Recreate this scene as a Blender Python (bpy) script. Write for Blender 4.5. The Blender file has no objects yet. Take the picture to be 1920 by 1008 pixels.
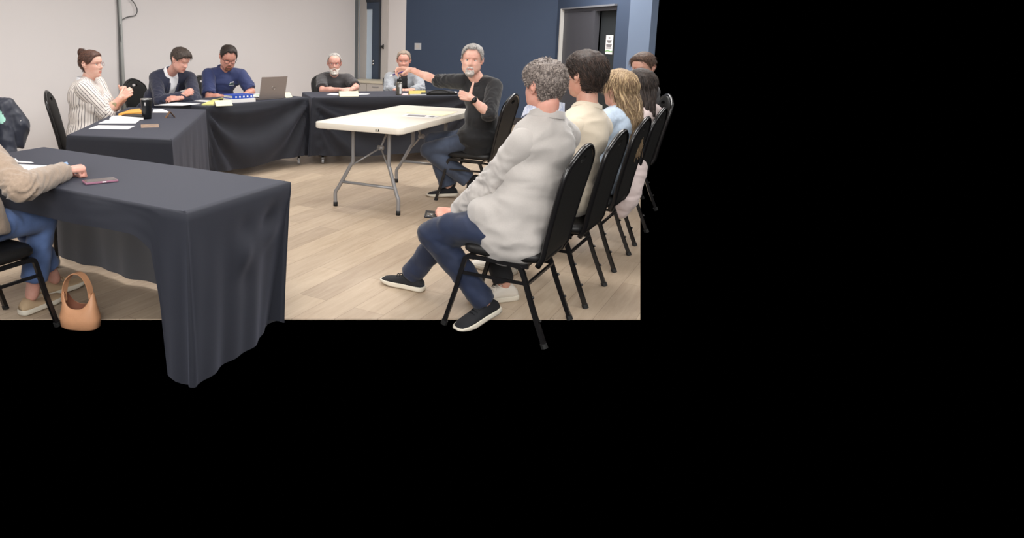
import bpy, bmesh, math, random
import numpy as np
from mathutils import Vector, Matrix, noise
random.seed(7); RNG = np.random.default_rng(7)
SC = bpy.context.scene
COL = SC.collection

# ------------------------------------------------------------------ camera
FPX, HOR, CAMH = 1350.0, 60.0, 1.44
PITCH = math.atan((298 - HOR) / FPX)
cam_d = bpy.data.cameras.new('camera')
cam_d.sensor_fit = 'HORIZONTAL'; cam_d.sensor_width = 36.0
cam_d.lens = 36.0 * FPX / 1920
cam_d.shift_x = (960 - 600) / 1920
cam_d.shift_y = -(504 - 298) / 1920
cam_d.clip_start = 0.05
cam = bpy.data.objects.new('camera', cam_d); COL.objects.link(cam)
cam.location = (0, 0, CAMH); cam.rotation_euler = (math.pi / 2 - PITCH, 0, 0)
SC.camera = cam
_s, _c = math.sin(PITCH), math.cos(PITCH)
def P(px, py, Y):
    """a measured point of the photograph at depth Y metres"""
    dy = py - 298; fw = FPX * _c - dy * _s; k = Y / fw
    return Vector(((px - 600) * k, Y, CAMH - (dy * _c + FPX * _s) * k))
def G(px, py, z=0.0):
    dy = py - 298; dn = dy * _c + FPX * _s; fw = FPX * _c - dy * _s; k = (CAMH - z) / dn
    return Vector(((px - 600) * k, fw * k, z))
def J(p):
    a = p[1] * _c + (CAMH - p[2]) * _s; b = (CAMH - p[2]) * _c - p[1] * _s
    return (round(600 + FPX * p[0] / a), round(298 + FPX * b / a))

# ------------------------------------------------------------------ world, lights, exposure
w = bpy.data.worlds.new('world'); SC.world = w; w.use_nodes = True
w.node_tree.nodes['Background'].inputs[0].default_value = (0, 0, 0, 1)
w.node_tree.nodes['Background'].inputs[1].default_value = 0
SC.view_settings.view_transform = 'Standard'; SC.view_settings.look = 'None'
SC.view_settings.exposure = 0.5; SC.view_settings.gamma = 1.0
SC.view_settings.use_curve_mapping = False
UX = Vector((.573, .8196, 0)); VX = Vector((-.8196, .573, 0))      # the room's own axes
def W(a, b, z=0.0): return UX * a + VX * b + Vector((0, 0, z))
CEIL = 2.8
PANELS = [(1.2, -1.6), (1.2, 1.4), (1.2, 4.4), (4.2, -1.6), (4.2, 1.4), (4.2, 4.4), (7.2, -1.6), (7.2, 1.4), (7.2, 4.4), (9.7, -1.6), (9.0, 2.7), (9.7, 5.2), (-1.5, -1.6), (-1.5, 1.4), (-1.5, 4.4)]
ANG = math.atan2(UX.y, UX.x)
for a, b in PANELS:
    L = bpy.data.lights.new('panel_light', 'AREA'); L.shape = 'RECTANGLE'; L.size = 1.5; L.size_y = .9
    L.energy = {(9.0, 2.7): 52, (9.7, 5.2): 8}.get((a, b), 33); L.color = (1.0, .98, .958)  # strongest panel is added to brighten the blue wall towards the right
    o = bpy.data.objects.new('panel_light', L); COL.objects.link(o)
    o.location = W(a, b, CEIL - .09); o.rotation_euler = (0, 0, ANG)
# the photographer's bounced flash: light sent up and back off the ceiling and rear wall
L = bpy.data.lights.new('flash_light', 'AREA'); L.shape = 'RECTANGLE'; L.size = 2.6; L.size_y = 1.6; L.energy = 150; L.color = (1, .99, .97)
o = bpy.data.objects.new('flash_light', L); COL.objects.link(o)
o.location = (-.3, -1.2, 2.55); o.rotation_euler = (math.radians(62), 0, 0)

# ------------------------------------------------------------------ materials
MATS = {}
def mat(name, col, rough=.6, metal=0, bump=0, bscale=200, var=0, vscale=6, sheen=0, sss=0, spec=.5, stretch=None, bdist=.002, coat=0, alpha=1, trans=0, col2=None):
    if name in MATS: return MATS[name]
    m = bpy.data.materials.new(name); m.use_nodes = True; MATS[name] = m
    nt = m.node_tree; b = nt.nodes['Principled BSDF']
    b.inputs['Base Color'].default_value = (*col, 1); b.inputs['Roughness'].default_value = rough
    b.inputs['Metallic'].default_value = metal; b.inputs['Specular IOR Level'].default_value = spec
    if sheen: b.inputs['Sheen Weight'].default_value = sheen; b.inputs['Sheen Roughness'].default_value = .5
    if coat: b.inputs['Coat Weight'].default_value = coat
    if sss:
        b.inputs['Subsurface Weight'].default_value = sss; b.inputs['Subsurface Radius'].default_value = (.012, .005, .003)
        b.inputs['Subsurface Scale'].default_value = 1
    if trans: b.inputs['Transmission Weight'].default_value = trans
    tc = nt.nodes.new('ShaderNodeTexCoord'); mp = nt.nodes.new('ShaderNodeMapping')
    nt.links.new(tc.outputs['Object'], mp.inputs[0])
    if stretch: mp.inputs['Scale'].default_value = stretch
    if var:
        n = nt.nodes.new('ShaderNodeTexNoise'); n.inputs['Scale'].default_value = vscale; n.inputs['Detail'].default_value = 5
        r = nt.nodes.new('ShaderNodeMix'); r.data_type = 'RGBA'
        c2 = col2 or tuple(max(0, x * (1 - var)) for x in col)
        c1 = col if col2 else tuple(min(1, x * (1 + var)) for x in col)
        r.inputs['A'].default_value = (*c1, 1); r.inputs['B'].default_value = (*c2, 1)
        rm = nt.nodes.new('ShaderNodeMapRange'); rm.inputs[1].default_value = .35; rm.inputs[2].default_value = .65
        nt.links.new(mp.outputs[0], n.inputs['Vector']); nt.links.new(n.outputs[0], rm.inputs[0]); nt.links.new(rm.outputs[0], r.inputs['Factor'])
        nt.links.new(r.outputs['Result'], b.inputs['Base Color'])
    if bump:
        n = nt.nodes.new('ShaderNodeTexNoise'); n.inputs['Scale'].default_value = bscale; n.inputs['Detail'].default_value = 3
        bp = nt.nodes.new('ShaderNodeBump'); bp.inputs['Strength'].default_value = bump; bp.inputs['Distance'].default_value = bdist
        nt.links.new(mp.outputs[0], n.inputs['Vector']); nt.links.new(n.outputs[0], bp.inputs['Height']); nt.links.new(bp.outputs[0], b.inputs['Normal'])
    return m
def lin(r, g, b): return tuple(((x / 255 + .055) / 1.055) ** 2.4 if x > 10 else x / 255 / 12.92 for x in (r, g, b))

# ------------------------------------------------------------------ object helpers
def link(name, V, F, m, parent=None, origin=(0, 0, 0), smooth=True, mi=None, attr=None):
    me = bpy.data.meshes.new(name)
    V = np.asarray(V, float) - np.array(origin, float)
    me.from_pydata(V.tolist(), [], [tuple(int(i) for i in f) for f in F]); me.update()
    for mm in (m if isinstance(m, (list, tuple)) else [m]): me.materials.append(mm)
    if smooth: me.polygons.foreach_set('use_smooth', [True] * len(me.polygons))
    if mi is not None: me.polygons.foreach_set('material_index', [int(i) for i in mi])
    if attr is not None:
        a = me.attributes.new('s', 'FLOAT', 'POINT'); a.data.foreach_set('value', [float(x) for x in attr])
    o = bpy.data.objects.new(name, me); COL.objects.link(o)
    if parent is not None: o.parent = parent
    else: o.location = origin
    return o
def tag(o, label, cat, group=None, kind=None):
    if label: o['label'] = label
    if cat: o['category'] = cat
    if group: o['group'] = group
    if kind: o['kind'] = kind
    return o
def empty(name, loc, rz=0, label=None, cat=None, group=None):
    o = bpy.data.objects.new(name, None); o.empty_display_size = .1; COL.objects.link(o)
    o.location = loc; o.rotation_euler = (0, 0, rz); return tag(o, label, cat, group)
def struct(o): o['kind'] = 'structure'; return o
class MB:
    """collects simple solids, then links them as one mesh"""
    def __init__(s): s.V = []; s.F = []; s.M = []
    def add(s, V, F, mi=0):
        k = len(s.V); s.V += [tuple(v) for v in V]; s.F += [tuple(i + k for i in f) for f in F]; s.M += [mi] * len(F); return s
    def box(s, c, d, R=None, mi=0, bev=0):
        c = Vector(c); hx, hy, hz = d[0] / 2, d[1] / 2, d[2] / 2
        if bev:
            bm = bmesh.new(); bmesh.ops.create_cube(bm, size=1)
            for v in bm.verts: v.co = Vector((v.co.x * d[0], v.co.y * d[1], v.co.z * d[2]))
            bmesh.ops.bevel(bm, geom=bm.edges[:], offset=bev, segments=3, affect='EDGES', profile=.5)
            bm.verts.index_update(); V = [v.co.copy() for v in bm.verts]; F = [[v.index for v in f.verts] for f in bm.faces]; bm.free()
        else:
            V = [Vector((x, y, z)) for x in (-hx, hx) for y in (-hy, hy) for z in (-hz, hz)]
            F = [(0, 1, 3, 2), (4, 6, 7, 5), (0, 4, 5, 1), (2, 3, 7, 6), (0, 2, 6, 4), (1, 5, 7, 3)]
        V = [c + (R @ v if R is not None else v) for v in V]
        return s.add(V, F, mi)
    def tube(s, pts, r, seg=10, mi=0, cap=True, sq=False, flat=None):
        pts = [Vector(p) for p in pts]; rs = r if isinstance(r, (list, tuple)) else [r] * len(pts)
        rings = []; prev = None
        for i, p in enumerate(pts):
            t = (pts[min(i + 1, len(pts) - 1)] - pts[max(i - 1, 0)])
            t = t.normalized() if t.length > 1e-9 else Vector((0, 0, 1))
            if prev is None:
                a = Vector((0, 0, 1)) if abs(t.z) < .9 else Vector((1, 0, 0))
                n = (a - t * a.dot(t)).normalized()
            else:
                n = prev - t * prev.dot(t); n = n.normalized() if n.length > 1e-6 else t.orthogonal().normalized()
            prev = n; b = t.cross(n)
            fl = flat if flat else 1
            rings.append([p + (n * math.cos(2 * math.pi * (k + (.5 if sq else 0)) / seg) + b * fl * math.sin(2 * math.pi * (k + (.5 if sq else 0)) / seg)) * rs[i] for k in range(seg)])
        V = [v for R in rings for v in R]; F = []
        for i in range(len(pts) - 1):
            for k in range(seg):
                a = i * seg + k; b = i * seg + (k + 1) % seg
                F.append((a, b, b + seg, a + seg))
        if cap: F.append(tuple(range(seg))[::-1]); F.append(tuple((len(pts) - 1) * seg + k for k in range(seg)))
        return s.add(V, F, mi)
    def build(s, name, m, parent=None, origin=(0, 0, 0), smooth=False, weld=False):
        o = link(name, s.V, s.F, m, parent, origin, smooth, s.M)
        if not smooth: 
            pass
        return o
def autosmooth(o, deg=35):
    me = o.data; me.polygons.foreach_set('use_smooth', [True] * len(me.polygons))
    me.update()
    bm = bmesh.new(); bm.from_mesh(me)
    for e in bm.edges:
        if len(e.link_faces) == 2 and e.calc_face_angle(0) > math.radians(deg): e.smooth = False
    bm.to_mesh(me); bm.free(); return o
def curvept(pts, n=6):
    """Catmull-Rom through the points"""
    pts = [Vector(p) for p in pts]; out = []
    for i in range(len(pts) - 1):
        p0 = pts[max(i - 1, 0)]; p1 = pts[i]; p2 = pts[i + 1]; p3 = pts[min(i + 2, len(pts) - 1)]
        for k in range(n):
            t = k / n
            out.append(.5 * ((2 * p1) + (p2 - p0) * t + (2 * p0 - 5 * p1 + 4 * p2 - p3) * t * t + (3 * p1 - p0 - 3 * p2 + p3) * t ** 3))
    out.append(pts[-1]); return out

# ------------------------------------------------------------------ organic bodies: solids fused by a voxel remesh
def sph(c, rad, R=None, nu=20, nv=12):
    c = Vector(c); rad = (rad,) * 3 if not hasattr(rad, '__len__') else rad
    V = [Vector((0, 0, rad[2]))]
    for i in range(1, nv):
        th = math.pi * i / nv
        for k in range(nu):
            ph = 2 * math.pi * k / nu
            V.append(Vector((rad[0] * math.sin(th) * math.cos(ph), rad[1] * math.sin(th) * math.sin(ph), rad[2] * math.cos(th))))
    V.append(Vector((0, 0, -rad[2])))
    F = [(0, 1 + k, 1 + (k + 1) % nu) for k in range(nu)]
    for i in range(nv - 2):
        for k in range(nu):
            a = 1 + i * nu + k; b = 1 + i * nu + (k + 1) % nu
            F.append((a, a + nu, b + nu, b))
    l = len(V) - 1
    F += [(l, 1 + (nv - 2) * nu + (k + 1) % nu, 1 + (nv - 2) * nu + k) for k in range(nu)]
    return [c + (R @ v if R is not None else v) for v in V], F
def cap(p0, p1, r0, r1, e0='r', e1='r', seg=18, sx=1.0, ref=None):
    """tapered limb; e='r' rounded end, 'f' flat end; sx widens it along ref"""
    p0 = Vector(p0); p1 = Vector(p1); t = (p1 - p0); L = max(t.length, 1e-5); t = t / L
    a = Vector(ref) if ref is not None else (Vector((0, 0, 1)) if abs(t.z) < .9 else Vector((1, 0, 0)))
    n = a - t * a.dot(t)
    n = n.normalized() if n.length > 1e-4 else t.orthogonal().normalized()
    b = t.cross(n); st = []
    if e0 == 'r': st += [(-r0 * math.cos(x), r0 * math.sin(x)) for x in (.25, .6, 1.0, 1.3)]
    st += [(0, r0), (L * .5, (r0 + r1) / 2), (L, r1)]
    if e1 == 'r': st += [(L + r1 * math.cos(x), r1 * math.sin(x)) for x in (1.3, 1.0, .6, .25)]
    V = []; F = []
    for (d, r) in st:
        for k in range(seg):
            q = 2 * math.pi * k / seg
            V.append(p0 + t * d + (n * math.cos(q) * sx + b * math.sin(q)) * r)
    for i in range(len(st) - 1):
        for k in range(seg):
            x = i * seg + k; y = i * seg + (k + 1) % seg
            F.append((x, y, y + seg, x + seg))
    F.append(tuple(range(seg))[::-1]); F.append(tuple((len(st) - 1) * seg + k for k in range(seg)))
    return V, F
def fuse(parts, voxel=.01, smooth=6, fac=.5):
    V = []; F = []
    for v, f in parts:
        k = len(V); V += [tuple(x) for x in v]; F += [tuple(i + k for i in g) for g in f]
    me = bpy.data.meshes.new('tmp'); me.from_pydata(V, [], F); me.update()
    bm = bmesh.new(); bm.from_mesh(me); bmesh.ops.recalc_face_normals(bm, faces=bm.faces[:]); bm.to_mesh(me); bm.free()
    o = bpy.data.objects.new('tmp', me); COL.objects.link(o)
    md = o.modifiers.new('r', 'REMESH'); md.mode = 'VOXEL'; md.voxel_size = voxel
    if smooth:
        sm = o.modifiers.new('s', 'SMOOTH'); sm.iterations = smooth; sm.factor = fac
    dg = bpy.context.evaluated_depsgraph_get(); ev = o.evaluated_get(dg); m2 = ev.to_mesh()
    n = len(m2.vertices); co = np.empty(n * 3); m2.vertices.foreach_get('co', co); co = co.reshape(-1, 3)
    no = np.empty(n * 3); m2.vertices.foreach_get('normal', no); no = no.reshape(-1, 3)
    fs = [tuple(p.vertices) for p in m2.polygons]
    ev.to_mesh_clear(); bpy.data.objects.remove(o); bpy.data.meshes.remove(me)
    return co, fs, no
def folds(co, no, amp=.005, sc=(8, 8, 14), seed=0, ridge=True):
    out = co.copy(); off = Vector((seed * 3.7, seed * 1.3, seed * 2.1))
    for i in range(len(co)):
        p = Vector((co[i][0] * sc[0], co[i][1] * sc[1], co[i][2] * sc[2])) + off
        q = noise.noise_vector(p * .6) * .8
        n1 = noise.noise(p + q); n2 = noise.noise((p + q) * 2.3)
        v = (1 - abs(n1) * 2.6) * .7 + (1 - abs(n2) * 2.4) * .3 if ridge else n1
        out[i] += no[i] * amp * (v - .35)
    return out
def basis(x, zhint):
    x = Vector(x).normalized(); z = Vector(zhint); z = (z - x * z.dot(x)); z = z.normalized() if z.length > 1e-4 else x.orthogonal().normalized()
    y = z.cross(x); return Matrix((x, y, z)).transposed()
def ik(a, t, l1, l2, pole):
    a = Vector(a); t = Vector(t); d = t - a; D = d.length
    if D > (l1 + l2) * .999: l1 *= D / (l1 + l2) * 1.002; l2 *= D / (l1 + l2) * 1.002 if False else 1; l2 = D * 1.002 - l1 if D * 1.002 - l1 > .05 else l2
    if D < abs(l1 - l2) * 1.01 + 1e-4: D = abs(l1 - l2) * 1.01 + 1e-3
    u = d.normalized(); x = (l1 * l1 - l2 * l2 + D * D) / (2 * D); h = math.sqrt(max(l1 * l1 - x * x, 1e-6))
    p = Vector(pole); p = p - u * p.dot(u); p = p.normalized() if p.length > 1e-4 else u.orthogonal().normalized()
    return a + u * x + p * h
# ------------------------------------------------------------------ heads
def ip(x, tab):
    return float(np.interp(x, [t[0] for t in tab], [t[1] for t in tab]))
def sst(x): x = max(0., min(1., x)); return x * x * (3 - 2 * x)
XF = [(-.118, .030), (-.112, .062), (-.100, .082), (-.085, .083), (-.07, .086), (-.05, .087), (-.03, .088), (0, .085), (.012, .088), (.026, .094), (.05, .094), (.075, .086), (.095, .068), (.110, .042), (.12, .0)]
XB = [(-.118, .0), (-.112, -.012), (-.100, -.022), (-.085, -.034), (-.07, -.046), (-.05, -.062), (-.03, -.080), (0, -.098), (.026, -.105), (.05, -.104), (.075, -.094), (.095, -.075), (.110, -.046), (.12, -.0)]
XW = [(-.118, .016), (-.112, .030), (-.100, .043), (-.085, .054), (-.07, .061), (-.05, .066), (-.03, .070), (0, .074), (.026, .077), (.05, .077), (.075, .070), (.095, .056), (.110, .034), (.12, .0)]
def ga(x): return math.exp(-x * x)
def head_grid(p, nz=58, nphi=76):
    V = []; info = []
    jaw = p.get('jaw', 1.0); fat = p.get('fat', 0)
    zs = [.0005 - .1175 * math.cos(math.pi * i / (nz - 1)) for i in range(nz)]
    for z in zs:
        xf, xb, b = ip(z, XF), ip(z, XB), ip(z, XW)
        if z < -.02: b *= jaw; b += fat * .010 * sst((-z - .02) / .05)
        xm = -.008 * sst((z + .11) / .1)
        xm = min(max(xm, xb * .9), xf * .9) if xf > .001 else 0
        for k in range(nphi):
            ph = 2 * math.pi * k / nphi
            # more columns at the face
            ph = ph - .35 * math.sin(ph)
            cs, sn = math.cos(ph), math.sin(ph)
            e = .86
            ax = (xf - xm) if cs >= 0 else (xm - xb)
            x = xm + math.copysign(abs(cs) ** e, cs) * ax; y = math.copysign(abs(sn) ** e, sn) * b
            if cs > 0:
                ay = abs(y)
                nh = ip(z, [(-.046, 0), (-.040, .008), (-.034, .021), (-.027, .026), (-.018, .021), (-.005, .012), (.008, .005), (.02, 0)]) * p.get('nose', 1)
                nw = ip(z, [(-.046, .017), (-.03, .015), (-.01, .009), (.02, .008)])
                x += nh * ga(y / nw)
                x -= .011 * ga((ay - .031) / .016) * ga((z - .003) / .012)
                x += .004 * ga((ay - .026) / .02) * ga((z - .023) / .008)
                x += .005 * ga((ay - .043) / .017) * ga((z + .026) / .02)
                x += .0065 * ga(y / .021) * (ga((z + .061) / .005) + ga((z + .073) / .0055))
                x -= .004 * ga(y / .021) * ga((z + .067) / .0028)
                x += .005 * ga(y / .022) * ga((z + .1) / .012)
            V.append(Vector((x, y, z))); info.append((abs(math.degrees((ph + math.pi) % (2 * math.pi) - math.pi)), z))
    F = []
    for i in range(nz - 1):
        for k in range(nphi):
            a = i * nphi + k; b2 = i * nphi + (k + 1) % nphi
            F.append((a, b2, b2 + nphi, a + nphi))
    F.append(tuple(range(nphi))[::-1]); F.append(tuple((nz - 1) * nphi + k for k in range(nphi)))
    return V, F, info
HL = {'short': [(0, .068), (35, .064), (50, .048), (66, .020), (78, -.004), (86, .012), (97, .008), (106, -.03), (125, -.058), (150, -.066), (180, -.068)],
      'recede': [(0, .088), (30, .090), (45, .070), (62, .045), (76, .0), (86, .014), (97, .008), (106, -.03), (125, -.055), (150, -.062), (180, -.064)],
      'bald': [(0, .098), (40, .098), (60, .070), (74, .010), (86, .014), (97, .008), (106, -.03), (125, -.055), (150, -.060), (180, -.062)],
      'full': [(0, .060), (35, .056), (50, .044), (66, .022), (76, -.002), (84, -.014), (90, .010), (100, .006), (106, -.035), (125, -.074), (150, -.084), (180, -.086)],
      'up': [(0, .070), (35, .064), (50, .045), (66, .015), (80, .0), (90, .012), (100, .004), (106, -.045), (130, -.075), (150, -.078), (180, -.08)],
      'long': [(0, .068), (30, .062), (45, .03), (60, -.02), (75, -.07), (90, -.10), (180, -.112)]}
def shell(V, F, info, inside, thick, seed=0, rough=.0025, nsc=70):
    keep = [inside(*info[i]) for i in range(len(V))]; out = []
    for i, v in enumerate(V):
        n = (v - Vector((-.005, 0, .01))); n.z *= .8; n.normalize()
        t = thick(*info[i]) * sst(keep[i] / .012) if keep[i] > 0 else -.003
        out.append(v + n * (t + (rough * noise.noise(v * nsc + Vector((seed, 0, 0))) if t > 0 else 0)))
    FF = [f for f in F if len(f) == 4 and all(keep[j] > -.004 for j in f) or (len(f) > 4 and all(keep[j] > .01 for j in f))]
    return out, FF, keep
def strands(mb, V, info, keep, n, Ln, r, flow, thick, curl=.004, seed=1, seg=4, wave=0):
    rg = random.Random(seed); idx = [i for i in range(len(V)) if keep[i] > .004]
    # weight by area: rows near the crown are crowded, so thin them
    idx = [i for i in idx if rg.random() < .25 + .75 * min(1, abs(math.hypot(V[i].x, V[i].y)) / .07)]
    c0 = Vector((-.005, 0, .01))
    for _ in range(n):
        i = rg.choice(idx); v = V[i]; n_ = (v - c0).normalized()
        t0 = thick(*info[i]) * .75
        p = v + n_ * t0 + Vector((rg.uniform(-1, 1), rg.uniform(-1, 1), rg.uniform(-1, 1))) * .003
        d = flow(v, n_, rg); L = Ln * rg.uniform(.6, 1.25); pts = [p]
        ph = rg.uniform(0, 6); ax = d.cross(n_)
        for k in range(seg):
            n2 = (p - c0).normalized(); d2 = (d - n2 * d.dot(n2) * .85); d2 = d2.normalized() if d2.length > .01 else d
            p = p + d2 * L / seg + ax * math.sin(ph + k * 1.9) * curl + n_ * curl * .7 * math.cos(ph + k * 2.3)
            pts.append(p.copy())
        mb.tube(pts, [r * (1.0 if k < seg - 1 else .6) * (.15 if k == seg else 1) for k in range(seg + 1)], seg=3, cap=False, mi=rg.choice((0, 0, 1, 2)))
def glasses_mesh(m_, thick=.0014, rect=True, dark=True):
    mb = MB()
    for s in (-1, 1):
        pts = []
        for k in range(21):
            a = 2 * math.pi * k / 20; ca, sa = math.cos(a), math.sin(a)
            y = .024 * math.copysign(abs(ca) ** .6, ca); z = .0165 * math.copysign(abs(sa) ** .6, sa)
            pts.append((.103 - abs(y + s * .0) * .02 - (.006 if y * s > .015 else 0), s * .0335 + y, .001 + z))
        mb.tube(pts, thick, 6, cap=False)
        mb.tube([(.096, s * .057, .008), (.06, s * .077, .008), (.0, s * .081, .008), (-.02, s * .080, -.004)], thick, 6)
    mb.tube([(.103, -.010, .006), (.107, 0, .009), (.103, .010, .006)], thick, 6)
    return mb

# ------------------------------------------------------------------ hands
POSES = {'relax': ((22, 35, 20), (35, 20, 15)), 'fist': ((70, 88, 50), (30, 45, 30)), 'clasp': ((40, 62, 35), (35, 40, 20)), 'flat': ((6, 10, 6), (35, 5, 8)),
         'pinch': ((42, 48, 25), (30, 50, 20)), 'thumbup': ((68, 88, 50), (88, -4, 2)), 'open': ((14, 26, 16), (50, 30, 12)), 'grip': ((55, 65, 35), (40, 50, 30))}
def hand(side, wrist, xdir, dorsal, pose, sc=1.0, voxel=.0036, extra=None):
    Bm = basis(xdir, dorsal); s = 1 if side == 'R' else -1; parts = []; nails = []
    curl, th = POSES[pose]
    def T(p): return Vector(wrist) + Bm @ (Vector((p[0], p[1] * s, p[2])) * sc)
    A = []
    for yy, x1, r in ((.026, .083, .0125), (.009, .086, .0125), (-.009, .083, .0122), (-.026, .076, .0115)):
        parts.append(cap(T((.004, yy * .62, 0)), T((x1, yy, 0)), r * 1.15 * sc, r * sc))
    parts.append(cap(T((-.03, 0, 0)), T((.02, 0, -.001)), .022 * sc, .022 * sc, sx=1.0))
    parts.append(sph(T((.045, 0, -.002)), (.042 * sc, .034 * sc, .0135 * sc), Bm))
    parts.append(sph(T((.03, .020, -.010)), (.028 * sc, .016 * sc, .014 * sc), Bm))
    FB = [((.083, .027, 0), (.042, .025, .020), .0088, 4), ((.087, .009, .001), (.046, .028, .021), .0090, 1), ((.084, -.009, 0), (.043, .026, .021), .0086, -2), ((.076, -.027, -.001), (.033, .020, .018), .0076, -6)]
    for i, (b, ls, r, spread) in enumerate(FB):
        c = list(extra[i]) if extra and extra[i] else [x * (1 + .07 * i) for x in curl]
        p = Vector(b); a = 0; sp = math.radians(spread)
        for k in range(3):
            a += math.radians(c[k])
            d = Vector((math.cos(a) * math.cos(sp), math.sin(sp) * math.cos(a), -math.sin(a)))
            q = p + d * ls[k]; r1 = r * (1 - .06 * k)
            parts.append(cap(T(p), T(q), r1 * sc, r1 * .93 * sc, seg=12)); p = q
        nails.append((T(p), Bm @ Vector((-math.sin(a) * -1 * 0 + math.sin(a), 0, math.cos(a))), r))
    ab, fx, f2 = (math.radians(x) for x in th)
    p = Vector((.018, .022, -.006)); 
    d = Vector((math.cos(ab) * math.cos(fx), math.sin(ab), -math.sin(fx) * math.cos(ab) - .15)).normalized()
    q = p + d * .044; parts.append(cap(T(p), T(q), .0145 * sc, .0115 * sc)); p = q
    ab2 = ab - f2 * .5
    d = Vector((math.cos(ab2) * math.cos(fx), math.sin(ab2), -math.sin(fx) * math.cos(ab2) * 1.1)).normalized()
    q = p + d * .032; parts.append(cap(T(p), T(q), .0112 * sc, .0100 * sc)); p = q
    d = (d + Vector((.2, -.15, -.1)) * math.sin(f2)).normalized(); q = p + d * .025
    parts.append(cap(T(p), T(q), .0100 * sc, .0085 * sc))
    co, fs, no = fuse(parts, voxel, 2, .4)
    return co, fs, T

# ------------------------------------------------------------------ shoes
def shoe(ankle, toe, upv, m_up, m_sole, parent, origin, lace=True, flat=False, name='shoe', sc=1.0, m_lace=None):
    Bm = basis(toe, upv)
    A0 = Vector(ankle)
    def T(x, y, z): return A0 + Bm @ (Vector((x, y, z - .085)) * sc)
    st = [(-.078, .012, .030), (-.070, .027, .058), (-.045, .034, .082), (-.01, .036, .088 if not flat else .06), (.03, .037, .080 if not flat else .045), (.07, .042, .062 if not flat else .040), (.11, .047, .050 if not flat else .036), (.15, .046, .042 if not flat else .034), (.178, .035, .034), (.192, .016, .024)]
    nk = 14; V = []
    for (x, w_, h) in st:
        for k in range(nk + 1):
            a = math.pi * k / nk
            V.append(T(x, -w_ * math.copysign(abs(math.cos(a)) ** .8, math.cos(a)), .022 + (h - .022) * math.sin(a) ** .75))
    F = []
    for i in range(len(st) - 1):
        for k in range(nk):
            a = i * (nk + 1) + k; F.append((a, a + 1, a + nk + 2, a + nk + 1))
        F.append((i * (nk + 1), (i + 1) * (nk + 1), (i + 1) * (nk + 1) + nk, i * (nk + 1) + nk))
    F.append(tuple(range(nk + 1))); F.append(tuple(len(V) - nk - 1 + k for k in range(nk + 1))[::-1])
    mi = [0] * len(F)
    o = link(name, V, F, [m_up], parent, origin, True)
    sm = MB(); ring = []
    for (x, w_, h) in st: ring.append((x, -(w_ + .004)))
    ring = ring + [(x, -y) for x, y in reversed(ring)]
    ring = [(x * 1.03 + (.002 if x > 0 else -.002), y) for x, y in ring]
    n = len(ring); V = []
    for z in (0, .006, .022, .026): 
        for x, y in ring:
            k = .97 if z in (0, .026) else 1
            V.append(T(x * k, y * k, z + (.012 * sst((x - .12) / .08) if z < .01 else 0)))
    F = []
    for L_ in range(3):
        for k in range(n):
            a = L_ * n + k; b = L_ * n + (k + 1) % n; F.append((a, b, b + n, a + n))
    F.append(tuple(range(n))[::-1]); F.append(tuple(3 * n + k for k in range(n)))
    so = link('sole', V, F, m_sole, o, (0, 0, 0), True)
    so.data.transform(Matrix.Translation(-Vector(origin))) if parent is None else so.data.transform(Matrix.Translation(-Vector(origin)))
    if lace:
        lm = MB()
        for i, x in enumerate((.035, .052, .069, .086)):
            h = .078 - .32 * (x - .035) 
            lm.tube([T(x, -.024, h - .012), T(x + .002, -.012, h + .002), T(x + .004, 0, h + .006), T(x + .002, .012, h + .002), T(x, .024, h - .012)], .0028, 6)
        lm.tube([T(.03, 0, .088), T(.025, .02, .100), T(.028, .034, .088), T(.03, .006, .086)], .0022, 6)
        lm.tube([T(.03, 0, .088), T(.025, -.02, .100), T(.028, -.034, .086), T(.03, -.006, .086)], .0022, 6)
        lo = link('laces', lm.V, lm.F, m_lace or m_up, o, (0, 0, 0), True); lo.data.transform(Matrix.Translation(-Vector(origin)))
    return o
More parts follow.
